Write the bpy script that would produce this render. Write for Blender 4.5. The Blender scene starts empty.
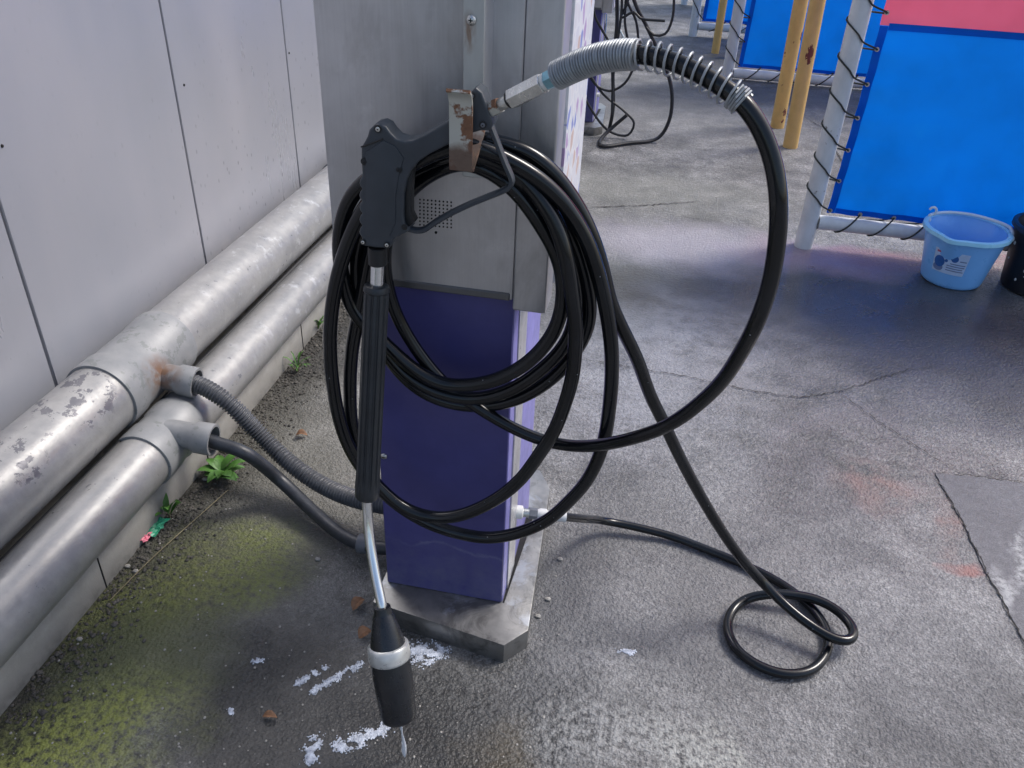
import bpy, bmesh, math, random
from mathutils import Vector, Matrix, noise as mnoise
random.seed(7)
rad = math.radians
scene = bpy.context.scene
COL = scene.collection

# ---------------------------------------------------------------- camera model (also used to turn a measured pixel + a known depth into a point)
CX, CY, F, CAMH = 512.0, 384.0, 831.0, 1.30
_Y = Vector((200, 532, -831)).normalized()
_Z = Vector((56, 1276, 831)).normalized()
_Z = (_Z - _Y * _Y.dot(_Z)).normalized()
_X = _Y.cross(_Z)
ROT = Matrix((_X, _Y, _Z))
CAM = Vector((0, 0, CAMH))

def ray(px, py):
    return (ROT @ Vector((px - CX, -(py - CY), -F))).normalized()
def hit(px, py, ax, val):
    d = ray(px, py)
    return CAM + d * ((val - CAM[ax]) / d[ax])
def PY(px, py, y): return hit(px, py, 1, y)
def PX(px, py, x): return hit(px, py, 0, x)
def G(px, py, z=0.0): return hit(px, py, 2, z)

# ---------------------------------------------------------------- node helpers
class Mat:
    def __init__(s, name):
        s.m = bpy.data.materials.new(name); s.m.use_nodes = True
        s.t = s.m.node_tree; s.n = s.t.nodes; s.l = s.t.links
        s.b = s.n['Principled BSDF']
        s.geo = s.n.new('ShaderNodeNewGeometry').outputs['Position']
        s.obj = s.n.new('ShaderNodeTexCoord').outputs['Object']
    def put(s, sock, v):
        if hasattr(v, 'is_output') or isinstance(v, bpy.types.NodeSocket): s.l.new(v, sock)
        elif isinstance(v, (tuple, list)) and len(v) == 3 and sock.type == 'RGBA': sock.default_value = (*v, 1)
        else: sock.default_value = v
    def set(s, **k):
        names = dict(base='Base Color', rough='Roughness', metal='Metallic', spec='Specular IOR Level', coat='Coat Weight',
                     coatr='Coat Roughness', normal='Normal', trans='Transmission Weight', alpha='Alpha', sheen='Sheen Weight', ior='IOR', sss='Subsurface Weight')
        for a, v in k.items(): s.put(s.b.inputs[names[a]], v)
        return s.m
    def scale(s, v, sc, off=(0,0,0), rot=(0,0,0)):
        n = s.n.new('ShaderNodeMapping'); s.l.new(v, n.inputs[0]); n.inputs['Scale'].default_value = sc
        n.inputs['Location'].default_value = off; n.inputs['Rotation'].default_value = rot
        return n.outputs[0]
    def noise(s, sc, det=4, rough=.55, v=None, dist=0):
        n = s.n.new('ShaderNodeTexNoise'); s.l.new(v or s.obj, n.inputs['Vector'])
        n.inputs['Scale'].default_value = sc; n.inputs['Detail'].default_value = det; n.inputs['Roughness'].default_value = rough
        n.inputs['Distortion'].default_value = dist
        return n.outputs['Fac']
    def noisec(s, sc, det=2, v=None):
        n = s.n.new('ShaderNodeTexNoise'); s.l.new(v or s.obj, n.inputs['Vector'])
        n.inputs['Scale'].default_value = sc; n.inputs['Detail'].default_value = det
        return n.outputs['Color']
    def vor(s, sc, v=None, feat='F1', out='Distance', rnd=1):
        n = s.n.new('ShaderNodeTexVoronoi'); n.feature = feat; s.l.new(v or s.obj, n.inputs['Vector'])
        n.inputs['Scale'].default_value = sc; n.inputs['Randomness'].default_value = rnd
        return n.outputs[out]
    def ramp(s, f, stops, interp='LINEAR'):
        n = s.n.new('ShaderNodeValToRGB'); s.l.new(f, n.inputs[0]); cr = n.color_ramp; cr.interpolation = interp
        while len(cr.elements) < len(stops): cr.elements.new(.5)
        for e, (p, c) in zip(cr.elements, stops):
            e.position = p; e.color = (c, c, c, 1) if not isinstance(c, (tuple, list)) else (*c, 1)
        return n.outputs[0]
    def mr(s, f, a, b, c=0., d=1.):
        n = s.n.new('ShaderNodeMapRange'); s.put(n.inputs[0], f)
        for i, v in enumerate((a, b, c, d)): n.inputs[i + 1].default_value = v
        return n.outputs[0]
    def math(s, op, a, b=0., clamp=False):
        n = s.n.new('ShaderNodeMath'); n.operation = op; n.use_clamp = clamp
        s.put(n.inputs[0], a); s.put(n.inputs[1], b)
        return n.outputs[0]
    def vm(s, op, a, b=None):
        n = s.n.new('ShaderNodeVectorMath'); n.operation = op; s.put(n.inputs[0], a)
        if b is not None: s.put(n.inputs[1], b)
        return n.outputs['Value'] if op in ('LENGTH', 'DISTANCE', 'DOT_PRODUCT') else n.outputs[0]
    def mix(s, f, a, b, mode='MIX'):
        n = s.n.new('ShaderNodeMix'); n.data_type = 'RGBA'; n.blend_type = mode
        s.put(n.inputs[0], f); s.put(n.inputs[6], a); s.put(n.inputs[7], b)
        return n.outputs[2]
    def bump(s, h, strength=.3, dist=.002, prev=None):
        n = s.n.new('ShaderNodeBump'); s.put(n.inputs['Height'], h)
        n.inputs['Strength'].default_value = strength; n.inputs['Distance'].default_value = dist
        if prev is not None: s.l.new(prev, n.inputs['Normal'])
        return n.outputs[0]
    def blob(s, v, c, rx, ry, ang=0, soft=.5):
        """soft elliptical mask round a place on the ground; 1 inside, 0 outside"""
        n = s.n.new('ShaderNodeMapping'); n.vector_type = 'TEXTURE'; s.l.new(v, n.inputs[0])
        n.inputs['Location'].default_value = (c[0], c[1], 0); n.inputs['Rotation'].default_value = (0, 0, rad(ang))
        n.inputs['Scale'].default_value = (rx, ry, 1000)
        return s.mr(s.vm('LENGTH', n.outputs[0]), 1 - soft, 1 + soft, 1, 0)

def plain(name, base, rough=.5, metal=0., var=.15, sc=20., **k):
    m = Mat(name)
    f = m.noise(sc, 5)
    c = m.mix(m.mr(f, .3, .7), tuple(x * (1 - var) for x in base), tuple(min(1, x * (1 + var)) for x in base))
    r = m.mr(m.noise(sc * 2.3, 4), .3, .7, max(.03, rough - .08), rough + .08)
    return m.set(base=c, rough=r, metal=metal, normal=m.bump(m.noise(sc * 12, 3), .05, .001), **k)

# ---------------------------------------------------------------- materials
def mat_ground():
    m = Mat('wet_concrete'); m.obj = m.geo
    p = m.geo
    # wobble the mask coordinates so no painted patch has a clean outline
    w = m.vm('SCALE', m.vm('SUBTRACT', m.noisec(4, 5, p), (.5, .5, .5))); w.node.inputs['Scale'].default_value = .34
    q = m.vm('ADD', p, w)
    n1 = m.noise(1.6, 5, .62); n2 = m.noise(9, 5, .68); n3 = m.noise(70, 3, .7); n4 = m.noise(300, 1, .7)
    agg = m.vor(210, out='Color'); aggv = m.n.new('ShaderNodeSeparateColor'); m.l.new(agg, aggv.inputs[0]); ag = aggv.outputs[0]
    c = m.ramp(n1, [(.3, (.115, .115, .12)), (.5, (.17, .17, .175)), (.72, (.23, .23, .235))])
    c = m.mix(.55, c, m.ramp(m.noise(3.6, 5, .6, dist=.8), [(.36, .22), (.64, .74)]), 'OVERLAY')
    c = m.mix(.6, c, m.ramp(n2, [(.34, (.18, .18, .18)), (.66, (.80, .79, .78))]), 'OVERLAY')
    c = m.mix(.5, c, m.ramp(n3, [(.32, .12), (.68, .88)]), 'OVERLAY')
    c = m.mix(.3, c, m.ramp(ag, [(0, .15), (.55, .5), (1, .95)]), 'OVERLAY')
    c = m.mix(.5, c, m.ramp(n4, [(.32, .1), (.68, .9)]), 'OVERLAY')
    def stain_or_light(c, px, py, rx, ry, ang, col, amt, soft=.5, tex=None, mode='MIX'):
        g = G(px, py)
        k = m.blob(q, g, rx, ry, ang, soft)
        k = m.math('MULTIPLY', k, amt)
        if tex is not None: k = m.math('MULTIPLY', k, tex)
        return m.mix(k, c, col, mode)
    patch = m.mr(n2, .38, .62); fine = m.mr(n3, .4, .6)
    # soil strip by the wall
    xs = m.n.new('ShaderNodeSeparateXYZ'); m.l.new(q, xs.inputs[0])
    soil = m.mr(xs.outputs[0], -.92, -.72, 1, 0)
    c = m.mix(m.math('MULTIPLY', soil, .95), c, m.mix(fine, (.018, .017, .016), (.055, .052, .045)))
    # damp dirty ground round the pedestal, with its shadows painted in
    c = stain_or_light(c, 230, 560, .30, .34, 0, (.055, .055, .045), .7, .6)
    c = stain_or_light(c, 330, 450, .22, .30, 0, (.15, .145, .12), .5, .6)
    c = stain_or_light(c, 640, 560, .26, .22, 0, (.10, .098, .09), .5, .6, patch)
    c = stain_or_light(c, 900, 420, .4, .16, 20, (.11, .095, .09), .5, .6, patch)
    c = stain_or_light(c, 330, 700, .34, .17, 12, (.020, .021, .022), .88, .35)  # damp ground, darkened further by the pedestal's painted shadow
    c = stain_or_light(c, 470, 720, .26, .12, 0, (.022, .023, .025), .85, .4)  # same damp and painted shadow, nearer the nozzle
    c = stain_or_light(c, 560, 590, .07, .22, 0, (.045, .047, .052), .6, .6)  # soft shadow along the base's right side, painted into the colour
    c = stain_or_light(c, 600, 630, .20, .07, 0, (.05, .053, .06), .5, .5)  # the base's painted shadow continued to the right
    # algae and other foreground marks
    c = stain_or_light(c, 175, 585, .17, .085, 25, (.17, .195, .04), .7, .6, m.mr(n3, .3, .6))
    c = stain_or_light(c, 265, 562, .08, .07, 0, (.165, .20, .03), .5, .6, m.mr(n3, .3, .6))
    c = stain_or_light(c, 60, 745, .17, .09, 35, (.27, .30, .065), .85, .6, m.mr(n3, .35, .58))
    c = stain_or_light(c, 140, 650, .13, .13, 20, (.12, .14, .04), .5, .6)
    c = stain_or_light(c, 700, 765, .10, .05, 0, (.45, .46, .42), .6, .5, fine)
    c = stain_or_light(c, 620, 755, .16, .04, 0, (.38, .39, .40), .5, .5, fine)  # whitish wet highlights painted into the colour
    c = stain_or_light(c, 500, 745, .06, .05, 0, (.07, .055, .03), .6, .5)
    # coloured run-off of the wash bay, dark wet ground, painted sheen and reflection
    c = stain_or_light(c, 800, 300, .70, .36, 0, (.036, .036, .046), .8, .4, m.mr(n2, .2, .45))  # dark wet ground, the banner's bluish reflection also in the colour
    c = stain_or_light(c, 960, 340, .55, .40, 0, (.036, .038, .048), .7, .5)
    c = stain_or_light(c, 920, 380, .35, .22, 0, (.05, .05, .07), .55, .6, patch)
    c = stain_or_light(c, 690, 245, .42, .22, 0, (.36, .34, .40), .75, .4)  # pale purple wet sheen painted as colour
    c = stain_or_light(c, 640, 190, .60, .25, 0, (.23, .235, .215), .45, .5)
    c = stain_or_light(c, 640, 222, .5, .10, 0, (.10, .10, .085), .45, .5, patch)
    c = stain_or_light(c, 820, 260, .28, .13, 0, (.30, .21, .30), .75, .6)
    c = stain_or_light(c, 900, 262, .30, .07, 0, (.24, .085, .11), .6, .6)
    c = stain_or_light(c, 1000, 262, .20, .09, 0, (.42, .13, .15), .6, .6, patch)
    c = stain_or_light(c, 600, 290, .20, .30, 0, (.13, .13, .105), .55, .6)
    c = stain_or_light(c, 880, 480, .10, .07, 0, (.30, .14, .10), .7, .5, patch)
    c = stain_or_light(c, 955, 510, .035, .14, -14, (.26, .12, .09), .75, .5, patch)
    c = stain_or_light(c, 965, 568, .05, .02, 0, (.34, .10, .07), .7, .5)
    c = stain_or_light(c, 780, 385, .30, .14, 0, (.26, .235, .22), .4, .6, patch)
    c = stain_or_light(c, 850, 600, .55, .35, 0, (.22, .22, .25), .3, .6)
    c = stain_or_light(c, 780, 440, .45, .25, 0, (.12, .12, .15), .4, .6, patch)
    c = stain_or_light(c, 690, 345, .34, .30, 0, (.34, .345, .40), .55, .6, m.mr(n2, .25, .6))  # sky sheen on wet ground, painted as a lighter bluish tone
    c = stain_or_light(c, 610, 400, .22, .22, 0, (.33, .34, .40), .5, .6, m.mr(n3, .25, .6))  # more of the painted sky sheen
    c = stain_or_light(c, 600, 700, .3, .1, 0, (.26, .265, .27), .4, .6, m.mr(n3, .35, .65))
    # joint and tone changes far away
    c = stain_or_light(c, 690, 62, 1.2, .35, 0, (.06, .062, .068), .7, .5)
    c = stain_or_light(c, 660, 110, 1.0, .5, 0, (.24, .24, .24), .4, .6)
    c = stain_or_light(c, 770, 95, .9, .25, 0, (.07, .073, .08), .6, .5)
    wet = m.math('MULTIPLY', m.blob(q, G(690, 350), 1.0, .9, 0, .6), m.mr(n1, .3, .6, .4, 1.))
    wet2 = m.blob(q, G(860, 300), .8, .5, 0, .6)
    wet3 = m.math('MULTIPLY', m.blob(q, G(420, 700), .5, .25, 0, .5), .55)
    wet = m.math('MAXIMUM', m.math('MAXIMUM', wet, wet2), wet3, True)
    c = m.mix(1., c, (1.0, 1.0, .975), 'MULTIPLY')
    film = m.math('MULTIPLY', wet, m.mr(m.math('ADD', n1, m.math('MULTIPLY', n2, .5)), .56, .80), True)
    r0 = m.mr(n2, .3, .7, .55, .78)
    r = m.math('SUBTRACT', r0, m.math('MULTIPLY', wet, .34))
    h = m.math('ADD', m.math('MULTIPLY', n3, .9), m.math('MULTIPLY', n4, .5))
    h = m.math('ADD', h, m.math('MULTIPLY', m.vor(150), -.5))
    h = m.math('ADD', h, m.math('MULTIPLY', n2, 1.2))
    return m.set(base=c, rough=r, spec=.55, coat=m.math('MULTIPLY', film, .6), coatr=.18, normal=m.bump(h, .8, .0065))

def mat_patch():
    m = Mat('smooth_patch_concrete'); m.obj = m.geo
    n2 = m.noise(7, 7, .65); n3 = m.noise(70, 5, .7); n4 = m.noise(280, 3, .7)
    c = m.ramp(n2, [(.3, (.10, .10, .115)), (.7, (.155, .155, .172))])
    c = m.mix(.5, c, m.ramp(n3, [(.25, .25), (.75, .75)]), 'OVERLAY')
    c = m.mix(.5, c, m.ramp(n4, [(.3, .2), (.7, .8)]), 'OVERLAY')
    w = m.vm('SCALE', m.vm('SUBTRACT', m.noisec(12, 5), (.5, .5, .5))); w.node.inputs['Scale'].default_value = .12
    q = m.vm('ADD', m.geo, w)
    for px, py, rx, ry, a in ((1018, 560, .012, .10, -20), (1004, 592, .016, .05, 0)):
        k = m.math('MULTIPLY', m.blob(q, G(px, py), rx, ry, a, .6), m.math('MULTIPLY', m.mr(n3, .35, .55), .5))
        c = m.mix(k, c, (.6, .61, .62))
    return m.set(base=c, rough=m.mr(n2, .3, .7, .45, .65), normal=m.bump(m.math('ADD', n3, m.math('MULTIPLY', n4, .6)), .5, .004))

def mat_wallpanel():
    m = Mat('weathered_aluminium_panel'); m.obj = m.geo
    streak = m.noise(3, 6, .6, m.scale(m.geo, (1, 2.2, .5)))
    cloud = m.noise(1.2, 5, .5)
    c = m.ramp(streak, [(.25, (.385, .395, .43)), (.75, (.455, .45, .475))])
    c = m.mix(.45, c, m.ramp(cloud, [(.3, (.34, .375, .44)), (.7, (.53, .515, .54))]))
    # spatter spots, thicker low down at the splash zone
    v = m.scale(m.geo, (1, 1, .55))
    d = m.vor(48, v); big = m.vor(30, v, out='Color'); sep = m.n.new('ShaderNodeSeparateColor'); m.l.new(m.vor(48, v, out='Color'), sep.inputs[0])
    spots = m.math('MULTIPLY', m.mr(d, .10, .20, 1, 0), m.math('GREATER_THAN', sep.outputs[0], .55))
    zone = m.math('MULTIPLY', m.blob(m.scale(m.geo, (1, 1, 1), rot=(0, 0, 0)), (0, 0), 1000, 1000), 1)
    sx = m.n.new('ShaderNodeSeparateXYZ'); m.l.new(m.geo, sx.inputs[0])
    zy = m.math('MULTIPLY', m.mr(sx.outputs[2], .95, .35, 0, 1), m.mr(sx.outputs[1], 1.45, 2.2, 0, 1))
    zone = m.math('MULTIPLY', m.math('ADD', zy, .07), m.mr(m.noise(6, 4), .35, .6))
    c = m.mix(m.math('MULTIPLY', m.math('MULTIPLY', spots, zone), 1., True), c, (.20, .20, .225))
    low_tint = m.math('MULTIPLY', m.mr(sx.outputs[2], .42, .18, 0, .55), m.mr(m.noise(14, 6, .7), .35, .65))  # mottled, darker and bluer towards the bottom
    c = m.mix(low_tint, c, (.30, .33, .40))
    st = m.mr(m.noise(2.2, 6, .65, m.scale(m.geo, (1, 9, .5))), .60, .75, 0, .2)
    c = m.mix(st, c, (.38, .39, .44))
    return m.set(base=c, rough=m.mr(streak, .3, .7, .26, .40), metal=.4, spec=.5, normal=m.bump(m.noise(2.5, 2, .4), .25, .03))

def mat_pipe():
    m = Mat('silver_painted_pipe'); m.obj = m.geo
    n = m.noise(8, 6, .65); n2 = m.noise(38, 6, .7)
    c = m.ramp(n, [(.3, (.28, .282, .284)), (.7, (.38, .375, .365))])
    c = m.mix(.22, c, m.ramp(n2, [(.3, .25), (.7, .72)]), 'OVERLAY')
    # flaked paint: a worn patch near the tee and scattered chips
    pv = m.scale(m.geo, (1, .75, 1))
    chip = m.mr(m.noise(30, 8, .68, pv), .545, .555)
    up = m.n.new('ShaderNodeSeparateXYZ'); m.l.new(m.geo, up.inputs[0])
    a = m.mr(m.vm('DISTANCE', m.geo, tuple(PX(72, 388, -1.10))), .04, .13, 1, 0)
    b = m.mr(m.vm('DISTANCE', m.geo, tuple(PX(15, 455, -1.08))), .02, .09, 1, 0)
    k = m.math('MULTIPLY', chip, m.mr(m.math('MAXIMUM', a, b), .35, .55))
    sparse = m.math('MULTIPLY', m.mr(m.noise(46, 6, .6), .665, .675), .75)
    c = m.mix(m.math('MAXIMUM', k, sparse), c, (.15, .15, .165))
    bl = m.mr(m.noise(23, 7, .7), .56, .66, 0, .65)
    bright = m.math('MULTIPLY', bl, m.mr(up.outputs[1], 1.5, 1.9))
    c = m.mix(bright, c, (.58, .59, .60))
    return m.set(base=c, rough=m.mr(n2, .3, .7, .26, .46), metal=.35, normal=m.bump(m.math('SUBTRACT', n2, k), .3, .0025))

def mat_fitting():
    m = Mat('grey_plastic_fitting'); m.obj = m.geo
    n = m.noise(14, 6, .65)
    c = m.ramp(n, [(.3, (.21, .22, .23)), (.7, (.30, .305, .31))])
    c = m.mix(m.mr(m.noise(33, 7, .65), .58, .60, 0, .6), c, (.16, .175, .17))
    d = m.mr(m.vm('DISTANCE', m.geo, tuple(PX(160, 375, -1.04))), .015, .055, .9, 0)
    c = m.mix(m.math('MULTIPLY', d, m.mr(m.noise(50, 5), .35, .6)), c, (.19, .10, .055))
    return m.set(base=c, rough=.48, metal=.1, normal=m.bump(n, .15, .003))

def mat_kerb():
    m = Mat('painted_wall_footing'); m.obj = m.geo
    n = m.noise(16, 7, .7)
    c = m.ramp(n, [(.3, (.27, .26, .235)), (.7, (.37, .36, .335))])
    s = m.n.new('ShaderNodeSeparateXYZ'); m.l.new(m.geo, s.inputs[0])
    c = m.mix(m.math('MULTIPLY', m.mr(s.outputs[2], .06, 0, 0, .8), m.mr(n, .35, .6)), c, (.09, .085, .075))
    return m.set(base=c, rough=.8, normal=m.bump(n, .35, .004))

def mat_steel(name, lo=.22, hi=.34, rough=.38, tint=(1, 1, 1.03), vertical=True):
    m = Mat(name)
    s = m.noise(40, 5, .6, m.scale(m.obj, (9, 9, .25) if vertical else (1, 1, 1)))
    cl = m.noise(5, 6, .6)
    c = m.ramp(cl, [(.3, tuple(lo * t for t in tint)), (.7, tuple(hi * t for t in tint))])
    c = m.mix(.16, c, m.ramp(s, [(.3, .3), (.7, .7)]), 'OVERLAY')
    c = m.mix(m.mr(m.noise(11, 7, .7), .58, .75, 0, .35), c, tuple(min(1, hi * 1.35 * t) for t in tint))
    if vertical and lo > .3: c = m.mix(m.mr(m.noise(4.5, 6, .65, m.scale(m.obj, (1, 1, .6)), .7), .50, .68, 0, .55), c, (lo * .48, lo * .47, lo * .45))
    if not vertical:
        c = m.mix(m.mr(m.noise(13, 6, .7, dist=1.), .52, .62, 0, .6), c, (.10, .10, .10)); rough -= .06
        c = m.mix(m.mr(m.noise(6, 6, .7, dist=.6), .56, .62, 0, .5), c, (.42, .46, .52))
    return m.set(base=c, rough=m.mr(s, .3, .7, rough - .06, rough + .1), metal=.75, normal=m.bump(m.math('ADD', s, m.math('MULTIPLY', m.noise(3, 2), 4)), .06, .002))

def mat_rust():
    m = Mat('rusted_chrome')
    n = m.noise(26, 5, .6)
    k = m.mr(n, .49, .53)
    c = m.mix(k, (.50, .51, .47), m.mix(m.noise(150, 4), (.10, .045, .025), (.26, .13, .07)))
    k = m.math('MAXIMUM', k, 0)
    sp = m.n.new('ShaderNodeSeparateXYZ'); m.l.new(m.geo, sp.inputs[0])
    low = m.mr(m.math('ADD', sp.outputs[2], m.math('MULTIPLY', m.noise(60, 4), .02)), PY(462, 143, .95).z + .01, PY(462, 152, .95).z + .01, 0, 1)
    c = m.mix(m.math('MULTIPLY', low, .9), c, m.mix(m.noise(90, 5), (.09, .05, .035), (.17, .11, .085)))
    return m.set(base=c, rough=m.mr(k, 0, 1, .4, .8), metal=m.mr(k, 0, 1, .5, 0), normal=m.bump(n, .4, .0015))

def mat_strap():
    m = Mat('bracket_steel')
    n = m.noise(20, 6, .6, m.scale(m.obj, (1, 1, .4)))
    c = m.ramp(n, [(.3, (.42, .44, .44)), (.7, (.58, .60, .60))])
    p = PY(472, 30, 1.05)
    k = m.mr(m.vm('LENGTH', m.vm('MULTIPLY', m.vm('SUBTRACT', m.geo, tuple(p)), (1, .3, .36))), .003, .011, .9, 0)
    k = m.math('MULTIPLY', k, m.mr(m.noise(120, 5, v=m.scale(m.geo, (1, 1, .3))), .35, .55))
    c = m.mix(k, c, (.22, .10, .035))
    return m.set(base=c, rough=.36, metal=.6, normal=m.bump(n, .1, .001))

def mat_purple():
    m = Mat('purple_enamel'); m.obj = m.geo
    n = m.noise(10, 7, .65)
    c = m.ramp(n, [(.3, (.058, .054, .185)), (.7, (.076, .072, .235))])
    s = m.n.new('ShaderNodeSeparateXYZ'); m.l.new(m.geo, s.inputs[0])
    zz = m.math('ADD', s.outputs[2], m.math('MULTIPLY', m.noise(7, 6, .6), .12))
    k = m.math('MULTIPLY', m.mr(zz, .26, .16, 0, .55), m.mr(m.noise(35, 6, .7), .3, .65))
    c = m.mix(k, c, (.14, .145, .235))
    k2 = m.math('MULTIPLY', m.mr(m.math('ABSOLUTE', m.math('SUBTRACT', zz, .232)), 0, .006, .35, 0), m.mr(n, .4, .6))
    c = m.mix(k2, c, (.26, .27, .36))
    return m.set(base=c, rough=m.mr(n, .3, .7, .34, .5), spec=.45, normal=m.bump(m.noise(120, 3), .05, .001))

def mat_banner(name, base):
    m = Mat(name); m.obj = m.geo
    n = m.noise(3, 6, .6); wv = m.noise(400, 2)
    c = m.mix(m.mr(n, .3, .7), tuple(x * .86 for x in base), tuple(min(1, x * 1.1) for x in base))
    c = m.mix(m.mr(m.noise(9, 7, .7), .6, .75, 0, .25), c, tuple(min(1, x * 1.2 + .01) for x in base))
    m.set(base=c, rough=.55, spec=.25, normal=m.bump(m.math('ADD', m.math('MULTIPLY', n, 2), m.math('MULTIPLY', wv, .3)), .3, .01))
    tr = m.n.new('ShaderNodeBsdfTranslucent'); m.l.new(m.mix(1., c, (1.15, 1.15, 1.15), 'MULTIPLY'), tr.inputs[0])
    mx = m.n.new('ShaderNodeMixShader'); mx.inputs[0].default_value = .5
    m.l.new(m.b.outputs[0], mx.inputs[1]); m.l.new(tr.outputs[0], mx.inputs[2]); m.l.new(mx.outputs[0], m.n['Material Output'].inputs[0])
    return m.m

def mat_post(name, base, chipc, chip=.62):
    m = Mat(name); m.obj = m.geo
    n = m.noise(9, 7, .7, m.scale(m.geo, (1, 1, .6)))
    c = m.mix(m.mr(n, .3, .7), tuple(x * .72 for x in base), base)
    k = m.mr(m.noise(17, 7, .65, m.scale(m.geo, (1, 1, .55))), chip, chip + .012)
    if base[0] > base[2] * 2:
        p_ = PY(810, 53, 4.58)
        e_ = m.mr(m.vm('LENGTH', m.vm('MULTIPLY', m.vm('SUBTRACT', m.geo, tuple(p_)), (1, .0, .45))), .008, .060, 1, 0)
        k = m.math('MAXIMUM', k, m.mr(m.math('MULTIPLY', e_, m.noise(38, 6, .65, m.scale(m.geo, (1, 1, .5)))), .41, .42))
    c = m.mix(k, c, chipc)
    return m.set(base=c, rough=.45, normal=m.bump(m.math('SUBTRACT', n, k), .25, .002))

def mat_poster():
    m = Mat('printed_side_sign'); m.obj = m.geo
    v = m.scale(m.geo, (1, 17, 15))
    vc = m.vor(2.2, v, out='Color', rnd=.8); sep = m.n.new('ShaderNodeSeparateColor'); m.l.new(vc, sep.inputs[0])
    c = m.ramp(sep.outputs[0], [(0, (.58, .60, .66)), (.40, (.22, .26, .55)), (.50, (.60, .61, .67)), (.66, (.42, .30, .50)), (.74, (.62, .62, .66)), (.93, (.55, .42, .38))], 'CONSTANT')
    e = m.vor(2.2, v, feat='DISTANCE_TO_EDGE', rnd=.8)
    c = m.mix(m.mr(e, .05, .10, 1, 0), c, (.68, .69, .72))
    return m.set(base=c, rough=.4)

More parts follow.
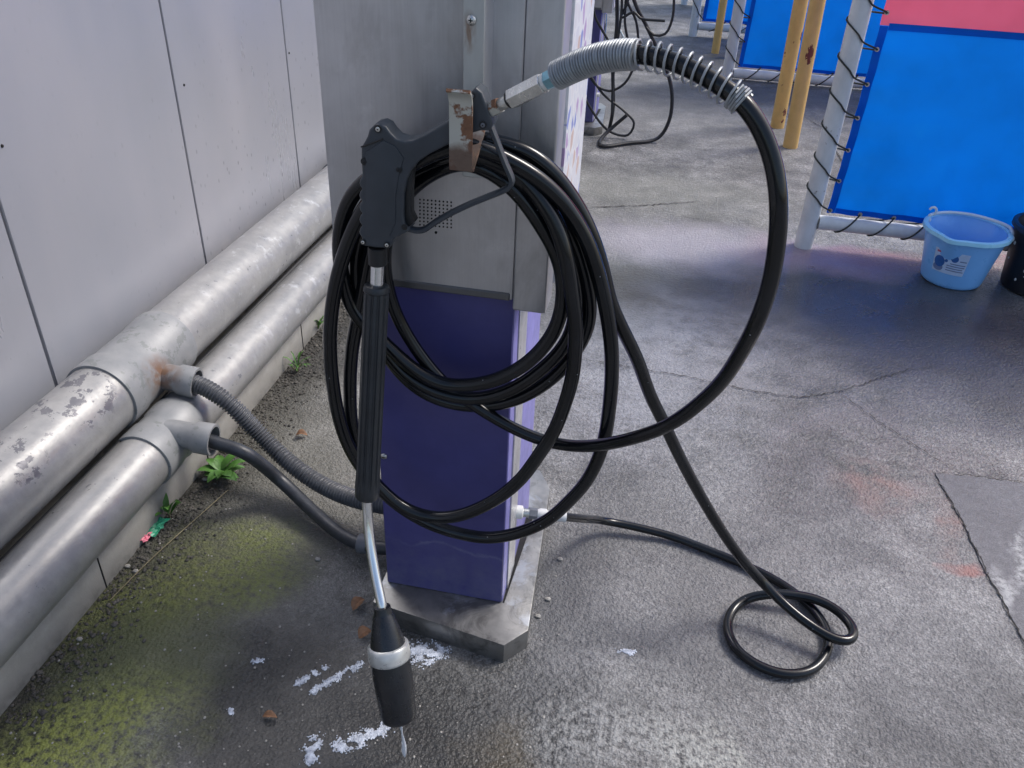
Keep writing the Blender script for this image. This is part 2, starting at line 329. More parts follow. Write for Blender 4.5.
M = {}
def setup_mats():
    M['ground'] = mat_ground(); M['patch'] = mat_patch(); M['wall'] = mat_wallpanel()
    M['pipe'] = mat_pipe(); M['fitting'] = mat_fitting(); M['kerb'] = mat_kerb()
    M['steel'] = mat_steel('brushed_steel', .44, .62, .40)
    M['steel_low'] = mat_steel('base_plate_steel', .16, .34, .40, (1, 1, .98), False)
    M['steel_dark'] = mat_steel('dull_steel_edge', .12, .18, .45)
    M['chrome'] = plain('polished_steel_tube', (.72, .73, .74), .18, .95, .06, 30)
    M['steel_bright'] = plain('galvanised_steel', (.60, .61, .60), .30, .85, .18, 60)
    M['nickel'] = plain('nickel_fitting', (.48, .49, .47), .32, .8, .25, 80)
    M['zincblue'] = plain('blue_zinc_nut', (.22, .42, .52), .35, .8, .25, 80)
    M['strap'] = mat_strap(); M['rust'] = mat_rust(); M['purple'] = mat_purple()
    M['lavender'] = plain('pale_purple_edge', (.22, .21, .50), .45, 0, .15, 30)  # paler purple than the front panel
    M['silverstrip'] = plain('bare_metal_strip', (.50, .50, .52), .35, .5, .2, 40)
    M['rubber'] = plain('black_hose_rubber', (.009, .010, .013), .26, 0, .12, 12, spec=.55)
    m = Mat('wet_black_rubber'); d = m.vor(55); sp = m.mr(d, .035, .06, .8, 0)
    M['rubber'] = m.set(base=m.mix(sp, m.mix(m.mr(m.noise(14, 5, .6), .45, .7), (.004, .005, .007), (.010, .012, .015)), (.30, .32, .34)), rough=m.mr(m.noise(25, 4), .3, .7, .12, .24), spec=.42, normal=m.bump(m.noise(90, 3), .06, .001))
    M['oldrubber'] = plain('weathered_hose_rubber', (.030, .034, .042), .42, 0, .3, 50)
    M['farrubber'] = plain('grey_black_rubber', (.018, .019, .022), .5, 0, .2, 50)
    M['conduit'] = plain('grey_corrugated_conduit', (.085, .09, .10), .42, 0, .2, 60)
    M['coupling'] = plain('grey_coupling', (.12, .13, .15), .45, 0, .15, 60)
    M['gun'] = plain('charcoal_plastic', (.034, .042, .053), .44, 0, .15, 25)
    M['gun_dark'] = plain('black_plastic', (.008, .009, .011), .5, 0, .2, 25)
    M['grip'] = plain('ribbed_black_rubber', (.018, .022, .027), .42, 0, .25, 35)
    M['nozzle'] = plain('black_nozzle_rubber', (.010, .012, .016), .30, 0, .25, 40)
    M['white_ring'] = plain('white_plastic_ring', (.62, .63, .62), .35, 0, .14, 60)
    M['ringmetal'] = plain('dull_alloy_ring', (.50, .51, .50), .32, .35, .2, 50)
    M['spring'] = plain('zinc_spring_wire', (.30, .32, .34), .42, .4, .15, 90)
    M['screw'] = plain('screw_steel', (.55, .55, .53), .3, .8, .2, 200)
    M['hole'] = plain('dark_recess', (.006, .006, .007), .8, 0, .1, 20)
    M['poster'] = mat_poster()
    M['blue'] = mat_banner('blue_tarpaulin', (.01, .44, .96))
    M['bluehem'] = mat_banner('dark_blue_hem', (.0, .20, .72))
    M['red'] = mat_banner('red_tarpaulin', (.98, .33, .45))
    M['white_post'] = mat_post('white_painted_steel', (.72, .74, .76), (.25, .23, .21), .66)
    M['yellow_post'] = mat_post('yellow_painted_steel', (.76, .49, .17), (.16, .03, .018), .635)
    M['rope'] = plain('dark_lacing_cord', (.035, .038, .035), .8, 0, .3, 90)
    M['bucket'] = plain('sky_blue_plastic', (.20, .50, .99), .32, 0, .05, 10, sss=.0)
    M['bucket_rim'] = plain('pale_blue_plastic', (.34, .72, .98), .32, 0, .05, 10)
    M['handle_white'] = plain('white_plastic', (.70, .78, .80), .35, 0, .05, 10)
    M['label'] = plain('pale_sticker', (.50, .66, .92), .4, 0, .06, 60)
    M['label_ink'] = plain('blue_ink', (.03, .13, .42), .4, 0, .1, 60)
    M['label_ink2'] = plain('grey_blue_ink', (.16, .24, .45), .4, 0, .1, 60)
    M['label_red'] = plain('red_ink', (.45, .10, .18), .4, 0, .1, 60)
    M['blackpail'] = plain('black_pail_plastic', (.012, .013, .018), .4, 0, .2, 20)
    M['fleck'] = plain('dried_foam_fleck', (.6, .62, .63), .6, 0, .1, 20)
    M['stone'] = plain('gravel_stone', (.075, .07, .062), .8, 0, .6, 30)
    M['lightstone'] = plain('pale_stone', (.30, .29, .27), .75, 0, .2, 60)
    M['leafdry'] = plain('dry_leaf', (.22, .115, .06), .65, 0, .4, 60)
    M['leafgreen'] = plain('weed_leaf', (.075, .19, .035), .5, 0, .35, 50)
    M['stem'] = plain('dry_stem', (.20, .17, .10), .7, 0, .3, 50)
    M['pink'] = plain('pink_wrapper', (.75, .22, .30), .5, 0, .1, 50)
    M['green'] = plain('green_wrapper', (.03, .26, .15), .4, 0, .3, 50)
    M['crack'] = plain('crack_soil', (.045, .042, .04), .95, 0, .3, 90)
    m = Mat('soap_foam'); M['foam'] = m.set(base=m.mix(m.noise(200, 3), (.60, .66, .78), (.84, .88, .95)), rough=.35, spec=.6, alpha=m.mr(m.noise(90, 4), .35, .62, .28, .88))
    m = Mat('clear_water'); M['water'] = m.set(base=(.85, .9, .97), rough=.06, trans=.55, ior=1.33, spec=.9)
    m = Mat('hose_print'); M['print'] = m.set(base=(.5, .5, .5), rough=.6)
setup_mats()

# ---------------------------------------------------------------- mesh builder
ICO = {}
class B:
    def __init__(s): s.bm = bmesh.new()
    def add(s, verts, faces):
        vs = [s.bm.verts.new(v) for v in verts]
        for f in faces:
            try: s.bm.faces.new([vs[i] for i in f])
            except ValueError: pass
        return s
    def box(s, lo, hi, bevel=0., seg=2, M4=None):
        r = bmesh.ops.create_cube(s.bm, size=1.0)
        vs = r['verts']; c = [(a + b) / 2 for a, b in zip(lo, hi)]; d = [b - a for a, b in zip(lo, hi)]
        for v in vs: v.co = Vector((v.co.x * d[0] + c[0], v.co.y * d[1] + c[1], v.co.z * d[2] + c[2]))
        es = list({e for v in vs for e in v.link_edges})
        if bevel: 
            r2 = bmesh.ops.bevel(s.bm, geom=es, offset=bevel, segments=seg, profile=.5, affect='EDGES')
            if M4: 
                for v in r2['verts']: v.co = M4 @ v.co
        elif M4:
            for v in vs: v.co = M4 @ v.co
        return s
    def prism(s, pts, dvec, bevel=0., seg=2):
        vs = [s.bm.verts.new(p) for p in pts]
        f = s.bm.faces.new(vs)
        r = bmesh.ops.extrude_face_region(s.bm, geom=[f])
        nv = [g for g in r['geom'] if isinstance(g, bmesh.types.BMVert)]
        for v in nv: v.co += Vector(dvec)
        allv = vs + nv
        fs = {f2 for v in allv for f2 in v.link_faces}
        bmesh.ops.recalc_face_normals(s.bm, faces=list(fs))
        if bevel:
            a, b = set(vs), set(nv)
            es = [e for v in allv for e in v.link_edges if (e.verts[0] in a and e.verts[1] in a) or (e.verts[0] in b and e.verts[1] in b)]
            bmesh.ops.bevel(s.bm, geom=list(set(es)), offset=bevel, segments=seg, profile=.6, affect='EDGES')
        return s
    def tube(s, pts, r, seg=16, cap=True, rf=None):
        n = len(pts); rings = []
        fr = frames(pts)
        for i, (p, t, u, v) in enumerate(fr):
            rr = rf(i / (n - 1)) if rf else (r[i] if isinstance(r, (list, tuple)) else r)
            rings.append([s.bm.verts.new(p + (u * math.cos(a) + v * math.sin(a)) * rr) for a in [2 * math.pi * k / seg for k in range(seg)]])
        for a, b in zip(rings, rings[1:]):
            for k in range(seg): s.bm.faces.new((a[k], a[(k + 1) % seg], b[(k + 1) % seg], b[k]))
        if cap:
            s.bm.faces.new(rings[0][::-1]); s.bm.faces.new(rings[-1])
        return s
    def lathe(s, prof, p0, axis, seg=32, cap=(True, True)):
        """prof: list of (distance along axis, radius)"""
        axis = Vector(axis).normalized(); p0 = Vector(p0)
        u = axis.orthogonal().normalized(); v = axis.cross(u); rings = []
        for d, r in prof:
            rings.append([s.bm.verts.new(p0 + axis * d + (u * math.cos(2 * math.pi * k / seg) + v * math.sin(2 * math.pi * k / seg)) * r) for k in range(seg)])
        for a, b in zip(rings, rings[1:]):
            for k in range(seg): s.bm.faces.new((a[k], a[(k + 1) % seg], b[(k + 1) % seg], b[k]))
        if cap[0]: s.bm.faces.new(rings[0][::-1])
        if cap[1]: s.bm.faces.new(rings[-1])
        return s
    def ball(s, c, r, sq=(1, 1, 1), sub=1):
        if sub not in ICO:
            t = bmesh.new(); bmesh.ops.create_icosphere(t, subdivisions=sub, radius=1)
            t.verts.ensure_lookup_table(); ICO[sub] = ([v.co.copy() for v in t.verts], [[v.index for v in f.verts] for f in t.faces]); t.free()
        V, Fc = ICO[sub]
        s.pv = getattr(s, 'pv', []); s.pf = getattr(s, 'pf', []); o = len(s.pv)
        s.pv += [(c[0] + v.x * r * sq[0], c[1] + v.y * r * sq[1], c[2] + v.z * r * sq[2]) for v in V]
        s.pf += [[i + o for i in f] for f in Fc]
        return s
    def build(s, name, mat, parent=None, loc=None, smooth=True, angle=40):
        if getattr(s, 'pv', None):
            tm = bpy.data.meshes.new('t'); tm.from_pydata(s.pv, [], s.pf); s.bm.from_mesh(tm); bpy.data.meshes.remove(tm)
        else: bmesh.ops.recalc_face_normals(s.bm, faces=s.bm.faces[:])
        me = bpy.data.meshes.new(name)
        root = Vector((0, 0, 0))
        if parent is not None:
            root = ORG[parent.name]
        elif loc is not None: root = Vector(loc)
        else:
            vs = [v.co for v in s.bm.verts]
            root = Vector((sum(v.x for v in vs) / len(vs), sum(v.y for v in vs) / len(vs), min(v.z for v in vs)))
        for v in s.bm.verts: v.co -= root
        s.bm.to_mesh(me); s.bm.free()
        if smooth:
            me.shade_smooth(); me.set_sharp_from_angle(angle=rad(angle))
        me.materials.append(mat)
        o = bpy.data.objects.new(name, me); COL.objects.link(o)
        ORG[o.name] = root
        if parent is None: o.location = root
        else: o.parent = parent
        return o
ORG = {}

def frames(pts):
    pts = [Vector(p) for p in pts]; n = len(pts); out = []; u = None
    for i, p in enumerate(pts):
        t = (pts[min(i + 1, n - 1)] - pts[max(i - 1, 0)]).normalized()
        if u is None: u = t.orthogonal().normalized()
        else: u = (u - t * u.dot(t)).normalized()
        out.append((p, t, u, t.cross(u)))
    return out

def spline(pts, step=.006):
    pts = [Vector(p) for p in pts]; out = []
    n = len(pts)
    for i in range(n - 1):
        p0 = pts[i - 1] if i else pts[0] * 2 - pts[1]; p1 = pts[i]; p2 = pts[i + 1]; p3 = pts[i + 2] if i + 2 < n else pts[-1] * 2 - pts[-2]
        # centripetal catmull-rom
        def tj(a, b, t): return t + max(1e-5, (b - a).length) ** .5
        t0 = 0; t1 = tj(p0, p1, t0); t2 = tj(p1, p2, t1); t3 = tj(p2, p3, t2)
        k = max(2, int((p2 - p1).length / step))
        for j in range(k):
            t = t1 + (t2 - t1) * j / k
            A1 = p0 * ((t1 - t) / (t1 - t0)) + p1 * ((t - t0) / (t1 - t0)); A2 = p1 * ((t2 - t) / (t2 - t1)) + p2 * ((t - t1) / (t2 - t1)); A3 = p2 * ((t3 - t) / (t3 - t2)) + p3 * ((t - t2) / (t3 - t2))
            B1 = A1 * ((t2 - t) / (t2 - t0)) + A2 * ((t - t0) / (t2 - t0)); B2 = A2 * ((t3 - t) / (t3 - t1)) + A3 * ((t - t1) / (t3 - t1))
            out.append(B1 * ((t2 - t) / (t2 - t1)) + B2 * ((t - t1) / (t2 - t1)))
    out.append(pts[-1])
    return out
def smooth_pts(P, it=8):
    P = [Vector(p) for p in P]
    for _ in range(it):
        P = [P[0]] + [(P[i - 1] + P[i] * 2 + P[i + 1]) / 4 for i in range(1, len(P) - 1)] + [P[-1]]
    return P

def path(items):
    """items: (px, py) or (px, py, Y) or (px, py, 'z', z); missing depths are interpolated"""
    ys = []
    for it in items:
        if len(it) == 2: ys.append(None)
        elif len(it) == 3: ys.append(it[2])
        else: ys.append(G(it[0], it[1], it[3]).y)
    idx = [i for i, y in enumerate(ys) if y is not None]
    cum = [0]
    for a, b in zip(items, items[1:]): cum.append(cum[-1] + math.hypot(a[0] - b[0], a[1] - b[1]))
    for i, y in enumerate(ys):
        if y is None:
            a = max(j for j in idx if j < i); b = min(j for j in idx if j > i)
            t = (cum[i] - cum[a]) / (cum[b] - cum[a]); ys[i] = ys[a] + (ys[b] - ys[a]) * t
    return [PY(it[0], it[1], y) for it, y in zip(items, ys)]

def tag(o, label=None, cat=None, group=None, kind=None):
    if label: o['label'] = label
    if cat: o['category'] = cat
    if group: o['group'] = group
    if kind: o['kind'] = kind
    return o
def thing(name, label, cat, loc, group=None):
    o = bpy.data.objects.new(name, None); COL.objects.link(o); o.location = loc; o.empty_display_size = .1
    ORG[o.name] = Vector(loc); tag(o, label, cat, group); return o
def copy_tree(o, parent=None):
    c = o.copy(); COL.objects.link(c); c.parent = parent
    for ch in list(o.children): copy_tree(ch, c)
    return c

# ---------------------------------------------------------------- ground
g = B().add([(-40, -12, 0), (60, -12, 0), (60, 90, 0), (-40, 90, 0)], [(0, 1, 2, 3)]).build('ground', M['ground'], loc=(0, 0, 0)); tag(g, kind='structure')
# repaired slab at the right, its left edge slightly ragged
edge = [G(*p) for p in ((1024, 484), (980, 478), (935, 473), (941, 486), (950, 500), (962, 522), (974, 548), (987, 574), (1003, 602), (1024, 641), (1060, 705))]
pts = []
for a, b in zip(edge, edge[1:]):
    for k in range(6):
        q = a.lerp(b, k / 6); pts.append((q.x + random.uniform(-.003, .003), q.y + random.uniform(-.003, .003), .003))
pts += [(1.5, edge[-1].y, .003), (3.2, 1.0, .003), (3.2, 2.0, .003), (1.6, 1.86, .003)]
b = B(); b.prism(pts, (0, 0, -.002)); tag(b.build('pavement_patch', M['patch'], smooth=False), kind='structure')

def ribbon(name, px, w, seed):
    rnd = random.Random(seed); P = [G(*p) for p in px]; Q = []
    for a, c in zip(P, P[1:]):
        k = max(3, int((c - a).length / .010))
        Q += [a.lerp(c, i / k) + Vector((rnd.uniform(-.004, .004), rnd.uniform(-.005, .005), 0)) for i in range(k)]
    Q.append(P[-1]); vs = []; fs = []
    for i, q in enumerate(Q):
        d = (Q[min(i + 1, len(Q) - 1)] - Q[max(i - 1, 0)]).normalized(); nrm = Vector((-d.y, d.x, 0))
        ww = w * rnd.uniform(.25, 1) * min(1, 6 * min(i, len(Q) - 1 - i) / len(Q) + .15)
        vs += [(q + nrm * ww).to_tuple()[:2] + (.0035,), (q - nrm * ww).to_tuple()[:2] + (.0035,)]
        if i: fs.append((2 * i - 2, 2 * i - 1, 2 * i + 1, 2 * i))
    tag(B().add(vs, fs).build(name, M['crack'], smooth=False), kind='structure')
ribbon('pavement_crack', [(560, 358), (600, 362), (640, 370), (680, 376), (712, 383), (760, 393), (800, 398), (838, 393), (870, 382), (905, 371), (940, 366)], .0024, 1)
ribbon('pavement_crack', [(838, 393), (862, 410), (885, 427), (920, 450), (950, 468), (965, 474)], .0018, 2)
ribbon('pavement_crack', [(935, 474), (941, 487), (950, 501), (962, 523), (974, 549), (987, 575), (1003, 603), (1022, 641), (1050, 700)], .0022, 3)
ribbon('pavement_crack', [(935, 473), (975, 477), (1030, 484)], .0018, 4)
ribbon('pavement_crack', [(805, 118), (822, 128), (835, 150), (850, 175)], .005, 5)
ribbon('pavement_crack', [(584, 208), (640, 206), (700, 202)], .004, 6)

# ---------------------------------------------------------------- wall with cladding, footing
WX = -1.21
wall = thing('clad_wall', 'lavender grey metal panel wall running along the pipes at the left', 'wall', (WX, 2.2, 0))
B().box((WX - .25, -1.2, .08), (WX - .035, 6.0, 3.0)).build('wall_core', M['steel_dark'], wall, smooth=False)
y = 1.267 - .635 * 4
while y < 6:
    B().box((WX - .03, y + .0028, .088), (WX, y + .635 - .0028, 3.0), .002, 1).build('panel', M['wall'], wall)
    y += .635
b = B(); b.box((WX - .25, -1.2, -.05), (-1.0, 6.0, .088), .006, 2)
foot = b.build('footing', M['kerb'], wall)
b = B()
for yy in (.62, 1.013, 1.43, 2.0, 2.35, 3.0): b.box((-1.0005, yy, .0), (-.9985, yy + .0025, .083))
b.build('joint', M['hole'], wall, smooth=False)
for (px, py) in ((184, 85), (289, 53), (2, 146)):
    p = PX(px, py, WX); B().lathe([(0, .0035), (.0015, .003), (.002, .001)], p, (1, 0, 0), 10).build('rivet', M['hole'], wall)

# ---------------------------------------------------------------- the two drain pipes
def pipe(name, label, cx, cz, r, tee_far, tee_near, couplings, branch_px, tilt, cat='pipe'):
    t = thing(name, label, cat, (cx, 1.5, cz), 'silver pipes along the wall')
    B().lathe([(0, r), (7.2, r)], (cx, -1.2, cz), (0, 1, 0), 64).build('pipe_body', M['pipe'], t)
    L = tee_far - tee_near; R = r + .0055
    B().lathe([(0, r + .001), (.0, R), (.012, R + .001), (.055, R), (.062, r + .0025), (L / 2, r + .003), (L - .062, r + .0025), (L - .055, R), (L - .012, R + .001), (L, R), (L, r + .001)],
              (cx, tee_near, cz), (0, 1, 0), 64).build('tee_fitting', M['fitting'], t)
    for yc in couplings:
        B().lathe([(0, r), (0, r + .005), (.07, r + .005), (.07, r)], (cx, yc, cz), (0, 1, 0), 64).build('coupling', M['fitting'], t)
    for yc in (.3, 2.75, 4.6):   # brackets
        B().box((WX, yc, cz - .012), (cx, yc + .03, cz + .012)).build('bracket', M['steel_dark'], t)
        B().lathe([(0, r), (0, r + .004), (.03, r + .004), (.03, r)], (cx, yc, cz), (0, 1, 0), 48).build('clamp', M['steel_dark'], t)
    return t
r1, c1x, c1z = .077, -1.12, .27
r2, c2x, c2z = .0605, -1.01, .1655
y1f = PX(187, 350, -1.066).y; y1n = PX(130, 425, -1.066).y
y2f = PX(196, 424, -.97).y; y2n = PX(163, 478, -.97).y
def branch(t, root, px, r, start, mat=None):
    e = Vector(px); a = Vector(root); d = (e - a).normalized(); L = (e - a).length
    s = start
    B().lathe([(s, r * .86), (L - .045, r * .86), (L - .038, r), (L - .004, r * 1.02), (L, r), (L, r * .84), (L - .05, r * .80)], a, d, 40, (False, True)).build('branch_socket', M['fitting'], t)
    B().lathe([(0, r * .80), (.001, r * .8)], a + d * (L - .03), d, 32).build('socket_recess', M['hole'], t)
    return d
p1 = pipe('drain_pipe', 'thicker upper silver pipe with flaking paint, against the panel wall', c1x, c1z, r1, y1f, y1n, (2.68,), None, 0)
p2 = pipe('drain_pipe', 'thinner lower silver pipe resting just above the wall footing', c2x, c2z, r2, y2f, y2n, (2.62,), None, 0)
b1c = Vector((c1x, PX(168, 378, -1.03).y, c1z)); e1 = PX(193, 381, -.985)
e1 = Vector((-.975, 0, 0)); q = PX(197, 383, -.975); e1 = q
b1c = Vector((c1x, q.y - .012, q.z + .02)); branch(p1, b1c, q, .035, .03)
q2 = PX(214, 440, -.885); b2c = Vector((c2x, q2.y - .01, q2.z + .01)); branch(p2, b2c, q2, .035, .02)
# thin cable lying between the two pipes
pc = [Vector((-1.055 + .004 * math.sin(k * 1.3), -1 + k * .35, .205 + .003 * math.cos(k * 2))) for k in range(18)]
tag(B().tube(spline(pc, .05), .0075, 10).build('cable', M['farrubber']), 'thin dark cable lying in the gap between both silver pipes', 'cable')

# ---------------------------------------------------------------- wash station (pedestal + cabinet)
YC = 1.09          # cabinet front plane
ws = thing('wash_station', 'brushed steel coin wash cabinet on purple pedestal, carrying the coiled hose', 'wash station', (-.317, 1.3, 0), 'wash stations in a row')
H = .05
poly = [(-.445, 1.060), (-.174, 1.016), (-.137, 1.061), (-.163, 1.48), (-.197, 1.54), (-.445, 1.56)]
b = B(); b.prism([(x, y, 0) for x, y in poly], (0, 0, H), .002, 2); base = b.build('base_plate', M['steel_low'], ws)
# pedestal
px0, px1, py0, py1, pt = -.435, -.199, 1.118, 1.40, .76
B().box((px0, py0, H), (px1, py1, pt), .003, 2).build('pedestal_body', M['lavender'], ws)
B().box((px0 + .001, py0 - .003, H + .001), (px1 - .0015, py0 + .001, pt - .01), .0015, 1).build('pedestal_front', M['purple'], ws)
B().box((px1 - .001, py0 + .035, H + .001), (px1 + .003, py0 + .105, pt - .01), .001, 1).build('side_strip', M['silverstrip'], ws)
B().prism([(px1 + .001, py0 - .002, H + .0015), (px1 + .004, py0 - .002, H + .0015), (px1 + .013, 1.30, H + .0015), (px1 + .016, 1.40, H + .0015), (px1 + .001, 1.40, H + .0015)], (0, 0, .0012)).build('gap_shadow', M['hole'], ws, smooth=False)
def screw(p, d, r, parent, mat='screw', cross=True):
    d = Vector(d)
    s = B().lathe([(0, r), (r * .25, r), (r * .55, r * .8), (r * .75, r * .45), (r * .8, .0002)], p, d, 20).build('screw', M[mat], parent)
    if cross:
        c = Vector(p) + d * (r * .72); u = Vector((1, 0, 0)); v = Vector((0, 0, 1)); k = B()
        for a, bb in ((u, v), (v, u)):
            k.add([c + a * r * .42 + bb * r * .1 + d * r * .1, c - a * r * .42 + bb * r * .1 + d * r * .1, c - a * r * .42 - bb * r * .1 + d * r * .1, c + a * r * .42 - bb * r * .1 + d * r * .1], [(0, 1, 2, 3)])
            d = d * 1.02
        k.build('screw_slot', M['hole'], s, smooth=False)
    return s
screw(PY(384, 456, py0 - .003), (0, -1, 0), .006, ws)
# cabinet
cx0, cx1, cs, cb, ct = -.476, -.148, -.199, .728, 1.62
B().box((cx0 + .004, YC + .004, cb + .004), (cx1 - .002, 1.405, ct), .012, 3).build('cabinet_body', M['steel'], ws)
b = B(); b.box((cx0, YC, cb), (cs - .0002, YC + .02, ct), .0022, 2); b.build('cabinet_front', M['steel'], ws)
b = B(); b.box((cs + .0004, YC - .001, cb - .016), (cx1, YC + .06, ct), .0035, 3); b.build('cabinet_corner', M['steel'], ws)
B().box((cx0 + .006, YC - .002, cb - .001), (cs - .004, YC + .004, cb + .012), .002, 1).build('drip_lip', M['steel_dark'], ws)
B().box((cx1 - .003, YC + .075, cb + .0), (cx1 + .002, 1.402, ct), .001, 1).build('side_sign', M['poster'], ws)
b = B()
for i in range(9):
    for j in range(8):
        p = PY(420 + i * 3.9, 199.5 + j * 3.6 + i * .35, YC)
        b.lathe([(0, .0013), (.0006, .0013)], p, (0, -1, 0), 8)
b.build('speaker_holes', M['hole'], ws, smooth=False)
p = PY(436, 232.5, YC); B().lathe([(0, .002), (.001, .002)], p, (0, -1, 0), 10).build('indicator_hole', M['hole'], ws)
# hanging bracket: backing plate, strap, upturned hook
bp0 = PY(481, 0, YC - .002); bp1 = PY(520, 140, YC - .002)
B().box((-.266, YC - .004, bp1.z), (bp1.x, YC - .001, 1.45), .001, 1).build('backing_plate', M['steel'], ws)
YS = 1.035
sx0 = PY(463, 45, YS).x; sx1 = PY(484, 45, YS).x
B().box((sx0, YS, .93), (sx1, YS + .004, 1.45), .001, 1).build('strap', M['strap'], ws)
B().box((sx1 - .003, YS + .003, .95), (sx1, YC - .003, 1.45)).build('strap_flange', M['steel'], ws)
screw(PY(471.5, 20, YS - .0005), (0, -1, 0), .0062, ws)
screw(PY(486, 18, YC - .003), (0, -1, 0), .004, ws, cross=False)
# hook profile swept in x: strap -> under the hoses -> up in front -> lip flares towards the viewer
YH = .953
hz_top = PY(457, 92, YH - .012).z; hz_bot = PY(462, 174, YH).z
prof = [(YS + .002, hz_bot + .075), (YS + .002, hz_bot + .055), (YS - .004, hz_bot + .042), (YS - .012, hz_bot + .032), (YH + .045, hz_bot + .018), (YH + .026, hz_bot + .008), (YH + .010, hz_bot + .0005), (YH + .002, hz_bot + .003), (YH, hz_bot + .010), (YH + .001, hz_bot + .05), (YH, hz_top - .016), (YH - .004, hz_top - .006), (YH - .013, hz_top)]
hx0 = PY(449, 135, YH).x; hx1 = PY(472, 135, YH).x
b = B(); th = .0035; vs = []; fs = []
n = len(prof)
for i, (yy, zz) in enumerate(prof):
    a = prof[max(i - 1, 0)]; c = prof[min(i + 1, n - 1)]
    d = Vector((c[0] - a[0], c[1] - a[1])).normalized(); nn = Vector((d.y, -d.x)) * th
    for (xx, k) in ((hx0, 0), (hx1, 0), (hx1, 1), (hx0, 1)): vs.append((xx, yy + nn.x * k, zz + nn.y * k))
    if i:
        o = 4 * i
        for k in range(4): fs.append((o - 4 + k, o - 4 + (k + 1) % 4, o + (k + 1) % 4, o + k))
fs += [(0, 1, 2, 3), (4 * n - 1, 4 * n - 2, 4 * n - 3, 4 * n - 4)]
b.add(vs, fs); b.build('hook', M['rust'], ws)
# water outlet on the right side of the pedestal
oc = PY(516, 512, 1.30); sx = px1 + .003
oc = PX(517, 512, sx); ax = (PX(545, 516, sx + .085) - oc).normalized()
oc = Vector((sx - .006, PX(517, 512, sx).y, PX(517, 512, sx).z))
e_out = PY(566, 517, oc.y + .02)
ax = (e_out - oc).normalized(); Lo = (e_out - oc).length
B().lathe([(0, .0135), (.016, .0135), (.018, .010)], oc, ax, 24).build('outlet_boss', M['white_ring'], ws)
ho = thing('hose_union', 'pale metal screw union joining the grey floor hose to the pedestal side', 'fitting', oc + ax * .02)
B().lathe([(.018, .009), (.03, .009)], oc, ax, 20).build('adapter', M['nickel'], ho)
B().lathe([(.030, .0115), (.046, .0115)], oc, ax, 6).build('hex_nut', M['coupling'], ho, angle=20)
B().lathe([(.046, .009), (.052, .012), (.064, .012), (.066, .009), (.072, .009), (.074, .0105), (Lo, .0105)], oc, ax, 20).build('ferrule', M['white_ring'], ho)
# left side: grey coupling that takes the black hose
lc = PY(364, 548, 1.30)
# copy of the whole station further down the row
ws2 = copy_tree(ws); ws2.location = ws.location + Vector((-.235, 3.46, 0)); ws2['label'] = 'farther steel and purple wash station, behind the spring-guarded hose at the top'
ws2['category'] = 'wash station'; ws2.scale = (1, 1, .84)

# ---------------------------------------------------------------- conduits from the tees to the pedestal
dA = Vector(q)
e_c = Vector((px0 - .002, 1.33, .20)); 
cpts = [b1c + (q - b1c) * .75, q, G(228, 402, q.z - .03), G(262, 437, .13), G(292, 465, .085), G(325, 487, .06), G(362, 501, .07), G(392, 506, .09)]
cp = spline(smooth_pts(spline(cpts, .01), 12), .0011)
fr = B(); L = len(cp)
arc = [0]
for a, c in zip(cp, cp[1:]): arc.append(arc[-1] + (c - a).length)
fr.tube(cp, [.0182 + .0026 * math.sin(2 * math.pi * s / .0080) for s in arc], 20)
tag(fr.build('corrugated_conduit', M['conduit'], angle=80), 'grey corrugated flexible conduit leaving the upper pipe socket', 'conduit')
bpts = [b2c + (q2 - b2c) * .8, q2 + Vector((0, 0, -.006)), G(245, 453, q2.z - .025), G(280, 480, .07), G(315, 513, .035), G(342, 535, .03), G(364, 545, .035), G(392, 549, .04)]
tag(B().tube(spline(bpts, .008), .0148, 20).build('drain_hose', M['oldrubber']), 'smooth black drain hose leaving the lower pipe socket', 'hose')
lc = spline(bpts, .008)[-4]
B().lathe([(0, .019), (.004, .021), (.03, .021), (.03, .0)], G(358, 543, .034), (1, .05, 0), 24, (True, False)).build('inlet_coupling', M['coupling'], ws)

